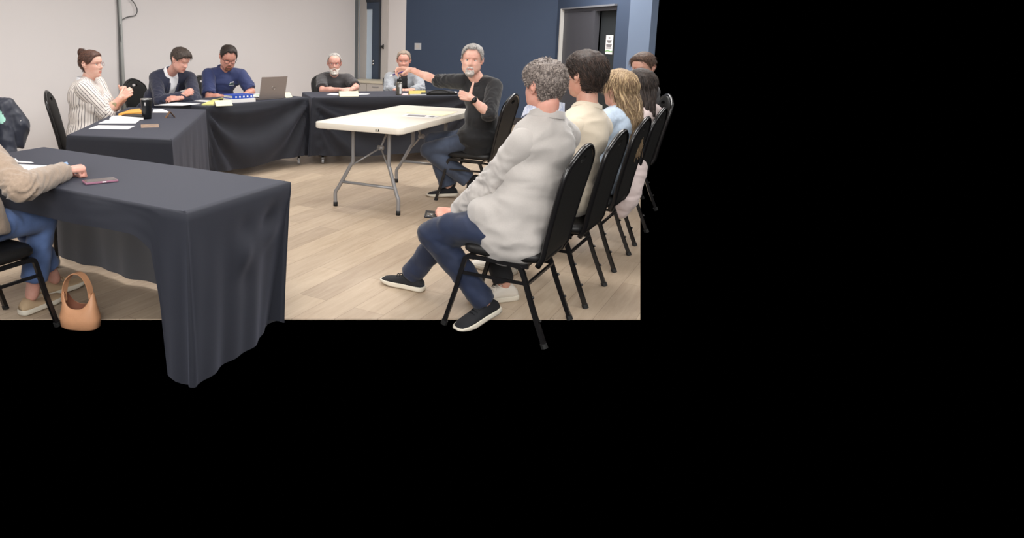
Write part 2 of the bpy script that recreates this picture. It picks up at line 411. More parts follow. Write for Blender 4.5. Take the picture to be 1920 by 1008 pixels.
# ------------------------------------------------------------------ people
SKIN = {}
def skin(tone):
    return mat('skin_%s' % tone, {'fair': lin(216, 170, 150), 'pink': lin(224, 174, 158), 'tan': lin(200, 148, 124), 'pale': lin(226, 184, 166), 'ruddy': lin(222, 168, 150)}[tone], rough=.48, sss=.12, var=.10, vscale=18, bump=.15, bscale=300, bdist=.0006,
               col2={'fair': lin(208, 152, 132), 'pink': lin(214, 154, 138), 'tan': lin(186, 128, 104), 'pale': lin(218, 164, 146), 'ruddy': lin(212, 146, 128)}[tone])
def person(sp):
    hip = Vector(sp['hip']); N = Vector(sp['neck']); H = Vector(sp['head']); b = sp.get('bulk', 1.0)
    org = (hip.x, hip.y, 0)
    a = math.radians(sp['face']); Fw = Vector((math.cos(a), math.sin(a), 0))
    Lf = Vector((-Fw.y, Fw.x, 0))
    a2 = math.radians(sp.get('chest', sp['face'])); F2 = Vector((math.cos(a2), math.sin(a2), 0)); L2 = Vector((-F2.y, F2.x, sp.get('tilt', 0))).normalized()
    S = N - hip; Sn = S.normalized(); Lm = (Lf + L2).normalized()
    Tb = basis((Fw + F2).normalized(), Sn); x_ = Tb.col[0]
    Fx = (F2 - Sn * F2.dot(Sn)).normalized(); Tc = Matrix((Fx, Sn.cross(Fx), Sn)).transposed()
    f1 = (Fw - Sn * Fw.dot(Sn)).normalized(); Tp = Matrix((f1, Sn.cross(f1), Sn)).transposed()
    hw = sp.get('sw', .185)
    sh = {'L': N + L2 * hw - Sn * .055, 'R': N - L2 * hw - Sn * .055}
    for k in 'LR':
        if 'sh' + k in sp: sh[k] = Vector(sp['sh' + k])
    hj = {'L': hip + Lf * .09, 'R': hip - Lf * .09}
    la = sp.get('arm', (.295, .255)); ll = sp.get('leg', (.44, .42)); EL = {}; WR = {}; KN = {}; AN = {}
    for k, s in (('L', 1), ('R', -1)):
        h = sp['hand' + k]; WR[k] = Vector(h['w'])
        EL[k] = ik(sh[k], WR[k], la[0], la[1], h.get('pole', L2 * s * .5 - F2 * .3 - Vector((0, 0, 1))))
        if 'e' in h: EL[k] = Vector(h['e'])
        f = sp['foot' + k]; AN[k] = Vector(f['a']); KN[k] = ik(hj[k], AN[k], ll[0], ll[1], f.get('pole', Fw * .7 + Vector((0, 0, 1)) + Lf * s * .12))
    if sp.get('verbose'): print(sp['label'][:30], 'sh', J(sh['R']), J(sh['L']), 'el', J(EL['R']), J(EL['L']), 'kn', J(KN['R']), J(KN['L']), 'hip', J(hip), 'len', round(S.length, 2), round((EL['R'] - sh['R']).length, 2), round((EL['R'] - WR['R']).length, 2), round((EL['L'] - sh['L']).length, 2), round((EL['L'] - WR['L']).length, 2), round((H - N).length, 2))
    hd = Vector(sp['hdir']).normalized(); Hb = basis(hd, sp.get('hup', (0, 0, 1))); hs = sp.get('hs', 1.0)
    def HT(v): return H + Hb @ (Vector(v) * hs)
    # --- torso solids, inflated by t
    def torso(t, low=0, waist=1.0):
        ps = []
        c = hip + S * .70; m = hip + S * .36; fem = sp.get('female')
        ps.append(sph(hip + S * .06, ((.118 * b + t), (.168 * b + t), .13 + t), Tp))
        ps.append(sph(m + f1 * .008, ((.112 * b * waist + t), (.150 * b * waist + t), .17), Tp))
        ps.append(sph(c, ((.112 * (b * .5 + .5) + t), (.160 * (b * .5 + .5) + t), .165), Tc))
        if fem: 
            for s in (-1, 1): ps.append(sph(hip + S * .60 + Fx * (.085 + .02 * b) + L2 * s * .07 * b, (.062 * b + t, .068 * b + t, .066 * b + t), Tc))
        if sp.get('belly'): ps.append(sph(hip + S * .30 + f1 * .06, (.09 + sp['belly'] + t, .13 + sp['belly'] + t, .14), Tp))
        for k in 'LR':
            ps.append(cap(N - Sn * .10, sh[k] - Sn * .005, .085 + t, .050 + t))
            ps.append(cap(N - Sn * .02, sh[k] + Sn * .005, .052 + t, .050 + t))
            ps.append(cap(c - Sn * .02, (sh[k] - Sn * .06).lerp(c, .22), .095 + t, .048 + t))
        return ps
    # --- the body itself (kept slimmer where clothes cover it)
    body = torso(-.02)
    body.append(cap(N - Sn * .05, HT((-.022, 0, -.075)), .058 * sp.get('neckw', 1), .053 * sp.get('neckw', 1)))
    body.append(cap(N - Sn * .02 + Fx * .02, HT((.01, 0, -.08)), .042, .036))
    for k in 'LR':
        ra = sp.get('armr', 1.0)
        body.append(cap(sh[k], EL[k], .045 * ra, .038 * ra)); body.append(cap(EL[k], WR[k], .042 * ra, .026 * ra, sx=1.0))
        body.append(cap(EL[k], EL[k].lerp(WR[k], .45), .038 * ra, .041 * ra))
        body.append(cap(hj[k], KN[k], .07, .05)); body.append(cap(KN[k], AN[k], .05, .036))
    co, fs, no = fuse(body, .011, 6)
    V = [Vector(v) for v in co]; F = list(fs); MI = [0] * len(F)
    def app(v, f, mi=0):
        k = len(V); V.extend(Vector(x) for x in v); F.extend(tuple(i + k for i in g) for g in f); MI.extend(mi if isinstance(mi, list) else [mi] * len(f))
    hv, hf, info = head_grid(sp)
    mi = []
    for f in hf:
        c_ = sum((hv[i] for i in f), Vector()) / len(f)
        lip = len(f) == 4 and c_.x > .06 and ((abs(c_.y) / .023) ** 2 + ((c_.z + .067) / .0115) ** 2) < 1
        mi.append(1 if lip else 0)
    app([HT(v) for v in hv], hf, mi)
    for s in (-1, 1):
        xs = min((v for v in hv if v.x > 0), key=lambda v: (v.y - s * .031) ** 2 + (v.z - .003) ** 2).x
        ec = Vector((xs - .0065, s * .031, .003)); look = Vector(sp.get('look', (1, 0, 0))).normalized()
        ev, ef = sph((0, 0, 0), .0124, None, 20, 14)
        mi = [3 if (sum((ev[i] for i in f), Vector()) / len(f)).normalized().dot(look) > .90 else 2 for f in ef]
        app([HT(ec + v) for v in ev], ef, mi)
        lv, lf = sph((0, 0, 0), (.0132, .0145, .0128), None, 20, 14)
        cut = sp.get('lid', .0050)
        app([HT(ec + v) for v in lv], [f for f in lf if (sum((lv[i] for i in f), Vector()) / len(f)).z > cut], 0)
        app([HT(ec + v) for v in lv], [f for f in lf if (sum((lv[i] for i in f), Vector()) / len(f)).z < -.0075], 0)
        bw = [Vector((xs + .013, s * .014, .020)), Vector((xs + .015, s * .026, .0245)), Vector((xs + .009, s * .038, .024)), Vector((xs - .004, s * .048, .019))]
        tb = MB().tube(curvept(bw, 3), [.0030, .0038, .0042, .0044, .0044, .0042, .0038, .0032, .0026, .0014], 8)
        app([HT(v) for v in tb.V], tb.F, 4)
        # ear: bowl, rim and lobe
        er = [cap((-.014, s * .072, .0), (-.018, s * .080, -.004), .013, .014), sph((-.020, s * .080, .004), (.017, .0055, .024), Matrix.Rotation(s * .35, 3, 'Z') @ Matrix.Rotation(-.2, 3, 'Y')), sph((-.009, s * .076, -.022), (.010, .006, .012))]
        rim = [(-.006, s * .076, .014), (-.012, s * .083, .026), (-.026, s * .087, .028), (-.037, s * .088, .014), (-.034, s * .086, -.006), (-.020, s * .081, -.024), (-.008, s * .077, -.028)]
        for i in range(len(rim) - 1): er.append(cap(rim[i], rim[i + 1], .0046, .0046, seg=10))
        ec_, ef_, _ = fuse(er, .003, 2, .4)
        app([HT(v) for v in ec_], ef_, 0)
    hands = {}
    for k in 'LR':
        h = sp['hand' + k]
        if h.get('pose') is None: continue
        hc, hf_, T_ = hand(k, WR[k], h.get('dir', WR[k] - EL[k]), h.get('dorsal', (0, 0, 1)), h['pose'], sp.get('handsc', 1.0), sp.get('hvox', .0045), h.get('fing'))
        app(hc, hf_, 0); hands[k] = T_
    sk = skin(sp.get('skin', 'fair'))
    browm = mat('brow_' + sp.get('hairname', 'brown'), tuple(x * .38 for x in sp['haircol']), .8)
    root = link('person', V, F, [sk, mat('lip', lin(194, 124, 112), .5, sss=.1), mat('eye_white', (.62, .60, .57), .25), mat('iris', sp.get('iris', (.03, .022, .015)), .2), browm], None, org, True, MI)
    tag(root, sp['label'], 'person', sp.get('group'))
    # --- hair
    hc = sp['haircol']; hm = mat('hair_' + sp['hairname'], hc, .6, var=.2, vscale=140, stretch=(1, 1, .35), bump=.5, bscale=420, col2=sp.get('haircol2'))
    st = sp.get('hair', 'short'); th0 = sp.get('hthick', .010); line = HL[st]
    inside = lambda ph, z: z - ip(ph, line)
    def thick(ph, z): return th0 * (.45 + .55 * sst((z + .05) / .08)) * (1 + sp.get('htop', .5) * sst((z - .05) / .05)) + sp.get('fringe', 0) * ga(ph / 45) * sst((z - .05) / .03)
    ov, of, keep = shell(hv, hf, info, inside, thick, seed=sp.get('seed', 1), rough=sp.get('hrough', .003))
    hb = MB(); hb.add([HT(v) for v in ov], of)
    sb = MB(); flows = {
        'back': lambda v, n, r: Vector((-1, v.y * 4 + r.uniform(-.3, .3), -.5 - max(0, -v.x) * 6 + r.uniform(-.2, .2))).normalized(),
        'side': lambda v, n, r: Vector((.5, (1 if v.y > -.02 else -1) * .9, -.5 + r.uniform(-.3, .3))).normalized(),
        'down': lambda v, n, r: Vector((v.x * 5 + r.uniform(-.2, .2), v.y * 5 + r.uniform(-.2, .2), -1)).normalized(),
        'curl': lambda v, n, r: (Vector((r.uniform(-1, 1), r.uniform(-1, 1), r.uniform(-1, .4))) + n * .5).normalized(),
        'fwd': lambda v, n, r: Vector((1 if v.x > -.03 else -.6, r.uniform(-.6, .6) + sp.get('part', 0), -.3 - .7 * (v.x < -.03))).normalized()}
    strands(sb, hv, info, keep, sp.get('nst', 500), sp.get('stl', .03), sp.get('str', .0011), flows[sp.get('flow', 'back')], thick, sp.get('curl', .002), seed=sp.get('seed', 1))
    
    k0 = len(hb.V); hb.V += [tuple(HT(v)) for v in sb.V]; hb.F += [tuple(i + k0 for i in f) for f in sb.F]; hb.M += sb.M
    if sp.get('hair_extra'): sp['hair_extra'](hb, HT, Hb, H)
    hl_ = mat('hair_light_' + sp['hairname'], tuple(min(1, x * 1.45) for x in hc), .5); hd_ = mat('hair_dark_' + sp['hairname'], sp.get('haircol2') or tuple(x * .5 for x in hc), .6)
    link('hair', hb.V, hb.F, [hm, hl_, hd_], root, org, True, hb.M)
    if sp.get('beard'):
        bd = sp['beard']; w_ = bd.get('w', 100)
        def bin_(ph, z):
            if ph > w_: return -.02
            top = ip(ph, [(0, -.045), (12, -.05), (25, -.062), (45, -.060), (70, -.045), (90, -.012), (110, -.0)]) if not bd.get('goatee') else ip(ph, [(0, -.045), (14, -.050), (24, -.075), (40, -.10)])
            d = top - z
            m = 1 - ((ph / 15) ** 2 + ((z + .067) / .0075) ** 2)
            return min(d, -m * .012 + .001, (w_ - ph) * .001) if m > -.6 else min(d, (w_ - ph) * .001)
        bt = lambda ph, z: bd.get('t', .006) * (1 + bd.get('long', 0) * sst((-z - .07) / .04))
        ov, of, keep = shell(hv, hf, info, bin_, bt, seed=5, rough=.004, nsc=120)
        bb = MB(); bb.add([HT(v) for v in ov], of); s2_ = MB()
        strands(s2_, hv, info, keep, bd.get('n', 260), .014, .0009, lambda v, n, r: Vector((.35, v.y * 2, -1)).normalized(), bt, .001, seed=9)
        bb.add([HT(v) for v in s2_.V], s2_.F)
        link('beard', bb.V, bb.F, mat('beard_' + bd['name'], bd['col'], .75, var=.3, vscale=90, bump=.5, bscale=500), root, org, True)
    if sp.get('glasses'):
        gm = glasses_mesh(None, sp['glasses'].get('t', .0015))
        link('glasses', [HT(v) for v in gm.V], gm.F, mat('frame_' + sp['glasses']['name'], sp['glasses']['col'], .35), root, org, True)
    # --- clothes
    tp = sp['top']; t = tp.get('t', .012); ps = torso(t, waist=tp.get('waist', 1.0))
    ps.append(cap(hip + S * .10 + f1 * .03, hip + f1 * .035 - Sn * tp.get('hem', .03), .118 * b + t, .122 * b + t, e1='f', sx=1.48, ref=Lf) if tp.get('skirt') else sph(hip + S * .02, (.125 * b + t, .172 * b + t, .13), Tp))
    fl = tp.get('sleeve', 1.0); tc = tp.get('cuff', .004); ra = sp.get('armr', 1.0); sf = tp.get('slf', 1.0)
    for k in 'LR':
        f_ = fl[k] if isinstance(fl, dict) else fl
        sl_ = []
        if f_ > 1.001:    # reaches past the elbow
            g = f_ - 1
            sl_.append(cap(sh[k], EL[k], (.054 * ra + t) * sf, (.044 * ra + t) * sf)); sl_.append(cap(EL[k], EL[k].lerp(WR[k], g), (.045 * ra + t) * sf, (.045 - .016 * g) * ra + tc + .006, e1='f'))
        else:
            sl_.append(cap(sh[k], sh[k].lerp(EL[k], f_), (.054 * ra + t) * sf, (.050 * ra + t + .005) * sf, e1='f'))
        sco, sfs, sno = fuse(sl_, tp.get('vox', .011) * .8, 5)
        A_, E_, W_ = sh[k], EL[k], WR[k]; att_ = []; u1 = (E_ - A_); u2 = (W_ - E_); sco = sco.copy()
        sd = sp.get('seed', 1) * 5.1 + (3 if k == 'L' else 0)
        for i in range(len(sco)):
            v = Vector(sco[i]); q1 = (v - A_).dot(u1) / u1.length_squared; q2 = (v - E_).dot(u2) / u2.length_squared
            if q1 < 1 and (q2 < 0 or (v - A_ - u1 * max(0, min(1, q1))).length < (v - E_ - u2 * max(0, min(1, q2))).length): ax_, o_, al = u1, A_, q1 * u1.length
            else: ax_, o_, al = u2, E_, u1.length + q2 * u2.length
            bs = basis(ax_, (0, 0, 1)); ql = bs.transposed() @ (v - o_); an = math.atan2(ql.y, ql.z)
            near = ga((al - u1.length) / .10) * .9 + .45
            n1 = noise.noise(Vector((al * 17 + math.sin(an + sd) * 1.1, math.cos(an) * 1.0 + sd, math.sin(an) * 1.0))); n2 = noise.noise(Vector((al * 38 + math.cos(an * 1 + sd), math.cos(an) * 1.6, math.sin(an) * 1.6 + sd)))
            sco[i] += sno[i] * tp.get('samp', .010) * near * sst((al - .01) / .09) * ((1 - abs(n1) * 3) * .65 + (1 - abs(n2) * 3) * .25 - .3)
            att_.append(an * .07 + 1)
        link('sleeve', sco, sfs, tp['mat'], root, org, True, attr=att_ if tp.get('attr') else None)
    ps += tp['extra'](hip, Fw, Lf, S, sh, EL, WR) if tp.get('extra') else []
    if tp.get('tail'): ps.append(sph(hip + Fw * .035 + Vector((0, 0, .01)), (.155 * b + t, .215 * b + t * .5, .125), Matrix((Fw, Lf, Vector((0, 0, 1)))).transposed()))
    co, fs, no = fuse(ps, tp.get('vox', .011), tp.get('smooth', 14))
    co = folds(co, no, tp.get('amp', .007) * 1.2, tp.get('sc', (5, 5, 13)), seed=sp.get('seed', 1))
    def loc(v): d = Vector(v) - hip; return Tc.transposed() @ d
    zmax = S.length
    if tp.get('attr'):
        att = []
        for v in co:
            q = loc(v); att.append(math.atan2(q.y, q.x - .02) * .17)
    else: att = None
    if tp.get('lapel'):
        lp_ = tp['lapel']; lm_ = MB(); LC = [loc(Vector(v)) for v in co]
        for s in (-1, 1):
            pts_ = []
            for q_ in range(9):
                zz = lp_['top'] + (lp_['low'] - lp_['top']) * q_ / 8; yy = s * (lp_['w'] * sst((zz - lp_['low']) / (lp_['top'] - lp_['low'])) + .018)
                xs_ = [v.x for v in LC if abs(v.y - yy) < .02 and abs(v.z - zz) < .02 and v.x < .2]
                pts_.append(hip + Tc @ Vector(((max(xs_) if xs_ else .1) + .001, yy + s * .012 * math.sin(math.pi * q_ / 8), zz)))
            lm_.tube(curvept(pts_, 3), [.010 + .008 * math.sin(math.pi * i / 24) for i in range(25)], 10, flat=None)
        link('lapel', lm_.V, lm_.F, tp['mat'], root, org, True)
    if tp.get('split'):
        sel = [tp['split'](loc((Vector(co[f[0]]) + Vector(co[f[2]])) / 2), zmax) for f in fs]
        def sub(fs_):
            ids = sorted({i for f in fs_ for i in f}); mp_ = {j: i for i, j in enumerate(ids)}
            return co[ids], [tuple(mp_[i] for i in f) for f in fs_]
        v1, f1_ = sub([f for f, s in zip(fs, sel) if not s]); v2, f2_ = sub([f for f, s in zip(fs, sel) if s])
        link(tp['name'], v1, f1_, tp['mat'], root, org, True); link(tp['inner'], v2, f2_, tp['imat'], root, org, True)
    else:
        link(tp['name'], co, fs, tp['mat'], root, org, True, attr=att)
    info_ = dict(root=root, org=org, hip=hip, N=N, S=S, Sn=Sn, Tc=Tc, Tp=Tp, Fx=Fx, L2=L2, sh=sh, EL=EL, WR=WR, KN=KN, AN=AN, HT=HT, hands=hands, co=co, Fw=Fw, Lf=Lf)
    if tp.get('collar'):
        c = tp['collar']; mb = MB(); nn = 30; rows = []
        op = c.get('open', .35)
        for j, (rr, zz) in enumerate(((c.get('r0', .072), -.030), (c.get('r0', .072) * 1.02, -.008), (c.get('r1', .066), c.get('h', .028)), (c.get('r1', .066) * 1.10, c.get('h', .028) + .001), (c.get('r0', .072) * c.get('flare', 1.12), -.016))):
            row = []
            for k in range(nn + 1):
                q = op + (2 * math.pi - 2 * op) * k / nn
                fr = sst((math.cos(q) + .2) / 1.2)
                row.append(N + Sn * (zz + c.get('up', .018) - c.get('drop', .05) * fr) + Tc @ Vector((math.cos(q) * rr * 1.0 + .012, math.sin(q) * rr * 1.08, 0)))
            rows.append(row)
        V2 = [v for r_ in rows for v in r_]; F2_ = [(i * (nn + 1) + k, i * (nn + 1) + k + 1, (i + 1) * (nn + 1) + k + 1, (i + 1) * (nn + 1) + k) for i in range(4) for k in range(nn)]
        link('collar', V2, F2_, c['mat'], root, org, True)
    if sp.get('bottom'):
        bt = sp['bottom']; q_ = .84 if (tp.get('skirt') or tp.get('tail')) else 1
        ps = [sph(hip, (.125 * b * q_ + .004, .175 * b * q_ + .004, .095), Tp)]
        ps.append(sph(hip + Fw * .06, (.12 * q_, .16 * b * q_, .08), Tp))
        for k in 'LR':
            hm_ = bt.get('hemf', .97)
            ps.append(cap(hj[k] + Fw * (.04 if q_ < 1 else 0), KN[k], (.080 if q_ < 1 else .088) * bt.get('w', 1), .068 * bt.get('w', 1))); ps.append(cap(KN[k], KN[k].lerp(AN[k], hm_), .066 * bt.get('w', 1), bt.get('hem', .058), e1='f'))
        if bt.get('extra'): ps += bt['extra'](hip, Fw, Lf)
        co, fs, no = fuse(ps, .011, 5)
        co = folds(co, no, bt.get('amp', .006), bt.get('sc', (9, 9, 9)), seed=sp.get('seed', 1) + 20)
        link(bt.get('name', 'trousers'), co, fs, bt['mat'], root, org, True)
    for k in 'LR':
        f = sp['foot' + k]
        if f.get('none'): continue
        s_ = sp['shoes']; shoe(AN[k], f.get('dir', Fw), f.get('up', (0, 0, 1)), s_['mat'], s_['sole'], root, org, s_.get('lace', True), s_.get('flat', False), sc=s_.get('sc', 1.0))
    return info_
# ------------------------------------------------------------------ shared materials
M_black = mat('black_vinyl', lin(30, 29, 29), .42, bump=.15, bscale=260, spec=.4)
M_bfab = mat('black_back_panel', lin(31, 30, 29), .6, bump=.1, bscale=300, spec=.3)
M_btube = mat('black_tube', lin(26, 25, 26), .28, spec=.6)
M_cloth = mat('navy_table_cloth', lin(41, 43, 52), .64, bump=.12, bscale=500, sheen=.24, spec=.35, bdist=.001)
M_cloth.node_tree.nodes['Principled BSDF'].inputs['Sheen Tint'].default_value = (.55, .58, .75, 1)
_nt = M_cloth.node_tree; _tr = _nt.nodes.new('ShaderNodeBsdfTranslucent'); _tr.inputs[0].default_value = (.16, .165, .175, 1)      # thin cloth lets some light through
_ad = _nt.nodes.new('ShaderNodeMixShader'); _ad.inputs[0].default_value = .30
_nt.links.new(_nt.nodes['Principled BSDF'].outputs[0], _ad.inputs[1]); _nt.links.new(_tr.outputs[0], _ad.inputs[2]); _nt.links.new(_ad.outputs[0], _nt.nodes['Material Output'].inputs[0])
M_table = mat('folding_table_plastic', lin(226, 219, 206), .42, bump=.12, bscale=160, bdist=.001)
M_steel = mat('grey_steel_tube', lin(150, 150, 152), .38, metal=.35)
M_rubber = mat('black_rubber', lin(24, 24, 24), .7)
M_paper = mat('white_paper', lin(238, 236, 236), .6)
M_cream = mat('cream_paper', lin(240, 232, 196), .6)
M_wood = mat('brown_wood_sign', lin(112, 76, 36), .45, var=.25, vscale=30, stretch=(1, 8, 1))
M_chrome = mat('chrome', lin(190, 190, 190), .2, metal=1)
M_beige = mat('beige_wall_paint', lin(228, 223, 222), .85, bump=.05, bscale=120)
M_trimw = mat('light_trim_paint', lin(196, 190, 186), .6)
M_blue = mat('blue_wall_paint', lin(57, 71, 94), .75, bump=.05, bscale=120)
M_blue_lit = mat('blue_wall_paint_lit', lin(108, 123, 146), .8)  # lighter copy of the blue: stronger light on this wall face, put into its colour
M_dkbase = mat('dark_baseboard', lin(60, 56, 56), .5)
M_door = mat('grey_door_paint', lin(72, 72, 78), .5)
M_doorblue = mat('slate_door_paint', lin(62, 74, 92), .45)
M_ceil = mat('ceiling_tile', lin(222, 220, 214), .9)
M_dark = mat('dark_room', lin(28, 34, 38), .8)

# ------------------------------------------------------------------ room shell
def floor_mat():
    m = bpy.data.materials.new('oak_plank_floor'); m.use_nodes = True; nt = m.node_tree; b = nt.nodes['Principled BSDF']
    tc = nt.nodes.new('ShaderNodeTexCoord'); mp = nt.nodes.new('ShaderNodeMapping'); nt.links.new(tc.outputs['Object'], mp.inputs[0])
    mp.inputs['Rotation'].default_value = (0, 0, -ANG)
    mp.inputs['Location'].default_value = (.13, .05, 0)
    br = nt.nodes.new('ShaderNodeTexBrick'); br.offset = .37; br.squash = 1
    br.inputs['Scale'].default_value = 1; br.inputs['Brick Width'].default_value = 1.22; br.inputs['Row Height'].default_value = .18
    br.inputs['Mortar Size'].default_value = .0013; br.inputs['Mortar Smooth'].default_value = .3
    br.inputs['Color1'].default_value = (*lin(206, 188, 165), 1); br.inputs['Color2'].default_value = (*lin(184, 166, 146), 1); br.inputs['Mortar'].default_value = (*lin(150, 132, 114), 1)
    nt.links.new(mp.outputs[0], br.inputs['Vector'])
    def nz(sc, st, d=6, rot=True):
        m2 = nt.nodes.new('ShaderNodeMapping'); nt.links.new(mp.outputs[0], m2.inputs[0]); m2.inputs['Scale'].default_value = st
        n = nt.nodes.new('ShaderNodeTexNoise'); n.inputs['Scale'].default_value = sc; n.inputs['Detail'].default_value = d; n.inputs['Distortion'].default_value = .6
        nt.links.new(m2.outputs[0], n.inputs['Vector']); return n
    g1 = nz(3.2, (1, 9, 1)); g2 = nz(1.1, (1, 3.5, 1), 3); g3 = nz(14, (1, 16, 1), 4)
    def mix(a, fac, c, k, lo=.3, hi=.7):
        r = nt.nodes.new('ShaderNodeMapRange'); r.inputs[1].default_value = lo; r.inputs[2].default_value = hi; r.inputs[4].default_value = k
        nt.links.new(fac.outputs[0], r.inputs[0]); x = nt.nodes.new('ShaderNodeMix'); x.data_type = 'RGBA'; x.blend_type = 'MULTIPLY'
        nt.links.new(r.outputs[0], x.inputs['Factor']); nt.links.new(a, x.inputs['A']); x.inputs['B'].default_value = (*c, 1); return x.outputs['Result']
    c = mix(br.outputs['Color'], g1, (.80, .76, .72), .8); c = mix(c, g2, (.86, .84, .83), .8); c = mix(c, g3, (.88, .86, .84), .6)
    nt.links.new(c, b.inputs['Base Color']); b.inputs['Roughness'].default_value = .5; b.inputs['Specular IOR Level'].default_value = .35
    bp = nt.nodes.new('ShaderNodeBump'); bp.inputs['Strength'].default_value = .15; bp.inputs['Distance'].default_value = .002
    nt.links.new(g3.outputs[0], bp.inputs['Height']); nt.links.new(bp.outputs[0], b.inputs['Normal']); return m
def slab(name, p0, p1, z0, z1, th, m, side=1):
    """upright wall slab from p0 to p1, thickness th behind it"""
    p0 = Vector(p0); p1 = Vector(p1); d = (p1 - p0).normalized(); n = Vector((-d.y, d.x, 0)) * side * th
    V = [p0, p1, p1 + n, p0 + n]; V = [Vector((v.x, v.y, z0)) for v in V] + [Vector((v.x, v.y, z1)) for v in V]
    F = [(0, 1, 2, 3), (4, 5, 6, 7), (0, 1, 5, 4), (1, 2, 6, 5), (2, 3, 7, 6), (3, 0, 4, 7)]
    return struct(link(name, V, F, m, None, (0, 0, 0), False))
def on_line(a, b, px, py=150):
    """point of the line a-b that shows at photo column px"""
    a = Vector(a); b = Vector(b); r = P(px, py, 10.0); r = Vector((r.x, r.y, 0)); d = b - a
    t = (a.y * r.x - a.x * r.y) / (d.x * r.y - d.y * r.x); q = a + d * t; return Vector((q.x, q.y, 0))
YN = G(600, 597.5).y
FA = Vector((-5.2, YN, 0)); FB = Vector((G(1200, 597).x, YN, 0)); 
B0 = W(11.0, 0); B1 = W(11.0, -5)                 # line of the far wall
far = lambda px, py=150: on_line(B0, B1, px, py)
c_blue = far(760, 100); c_end = far(1041, 100)
L0 = W(0, 6.75); L1 = W(10, 6.75)
c_left = on_line(L0, L1, 665, 100)
dw1 = P(1178, 60, 8.75); dw1.z = 0
rr = G(1200, 300); kk = (dw1.y - .25) / rr.y
dw2 = Vector((rr.x * kk * 1.0, dw1.y - .25, 0))
pts = [FA, FB, Vector((dw2.x, dw2.y, 0)), dw1 + Vector((.1, .1, 0)), c_end + VX * -.6 + UX * .3, c_left + UX * .4 + VX * .2, W(0.3, 6.85), W(.3, 6.85) + Vector((0, -1.2, 0))]
pts = [FA, FB, dw2, dw1, c_end + UX * .1, c_blue + UX * .1, c_left + UX * .5, c_left + VX * .1, W(.9, 6.85)]
V = [(p.x, p.y, 0) for p in pts] + [(p.x, p.y, -.006) for p in pts]; n = len(pts)
F = [tuple(range(n)), tuple(range(n, 2 * n))[::-1]] + [(i, (i + 1) % n, n + (i + 1) % n, n + i) for i in range(n)]
struct(link('floor', V, F, floor_mat(), None, (0, 0, 0), False))
slab('wall_left', W(-3, 6.75), c_left, 0, CEIL, .12, M_beige, 1)
jb = .12
wl = far(672.5, 70); wr = far(689.5, 70); dr = far(714.5, 70)
# far wall around the sidelight window and the slate door
slab('wall_far', c_left, far(672), 0, CEIL, .12, mat('grey_mullion', lin(120, 126, 130), .5), 1)
slab('wall_far_panel', far(715), c_blue, 0, CEIL, .12, M_beige, 1)
slab('wall_far_lower', far(672), far(689), 0, .30, .12, M_beige, 1)
slab('wall_blue', c_blue, c_end, 0, CEIL, .12, M_blue, 1)
def strip(mb, a, b, z0, z1, th, off=0.0, mi=0):
    a = Vector(a); b = Vector(b); d = (b - a).normalized(); n = Vector((d.y, -d.x, 0))
    c = (a + b) / 2 + n * (off + th / 2); R = Matrix((d, -n, Vector((0, 0, 1)))).transposed()
    mb.box((c.x, c.y, (z0 + z1) / 2), ((b - a).length, th, z1 - z0), R, mi); return mb
o = struct(strip(MB(), c_blue, c_end, 0, .115, .015).build('baseboard_far', M_dkbase))
# window: tall narrow sidelight
M_glass = mat('sidelight_glass', lin(206, 222, 238), .08, spec=.6)
M_pale = mat('room_beyond', lin(196, 200, 204), .8)
mb = MB(); strip(mb, far(672), far(674.5), .3, 2.6, .06); strip(mb, far(676.5), far(689), .3, 2.6, .05)
fr_ = struct(mb.build('window_1', M_trimw))
gl = strip(MB(), far(674.5), far(676.5), .3, 2.6, .02, .01).build('glass', M_glass, fr_)
# the slate door with its glass light
top = P(700, 4, far(700).y).z
mb = MB(); strip(mb, far(699.5), far(714.5), 0, top, .05); strip(mb, far(689), far(699.5), top - .12, top, .05); strip(mb, far(689), far(699.5), 0, .25, .05)
dr1 = struct(mb.build('door_1', M_doorblue))
strip(MB(), far(689), far(699.5), .25, top - .12, .03, .005).build('door_glass', M_glass, dr1)
mb = MB(); q = far(702.5) + (far(760) - far(700)).normalized().cross(Vector((0, 0, 1))) * .06
for zz in (.99, 1.04): mb.add(*sph((q.x, q.y, P(702, 117, q.y).z + (zz - 1.015)), .022))
mb.build('lock', M_chrome, dr1, smooth=True)
mb = MB(); strip(mb, far(713.5), far(716), 0, top + .03, .07); strip(mb, far(689), far(716), top, top + .04, .07)
struct(mb.build('trim_1', mat('dark_jamb', lin(48, 52, 60), .5)))
struct(strip(MB(), far(716), far(727), 0, 2.7, .05).build('trim_2', M_trimw))
slab('wall_far_upper', far(672), far(716), top + .04, CEIL, .12, M_beige, 1)
# room seen through the glass
# small black hook on the jamb
q = far(718.5, 87); zz = P(718, 87, q.y).z
mb = MB(); mb.box((q.x - .03, q.y - .1, zz), (.06, .05, .035), bev=.006); mb.tube([(q.x, q.y - .05, zz + .03), (q.x - .03, q.y - .12, zz), (q.x, q.y - .05, zz - .04)], .012, 8)
tag(mb.build('door_closer_hook', M_rubber, None), 'small black hook on the pale jamb beside the slate door', 'hook')
# switch plate on the blue wall
q = far(782.5); zz = P(782, 87, q.y).z; mb = MB()
strip(mb, far(776.5), far(788.5), zz - .055, zz + .055, .012)
sw = mb.build('switch_plate', mat('plate_grey', lin(190, 192, 196), .5)); tag(sw, 'square pale switch plate on the blue wall', 'switch')
strip(MB(), far(779.5), far(785.5), zz - .03, zz + .03, .006, .012).build('switch', M_trimw, sw)
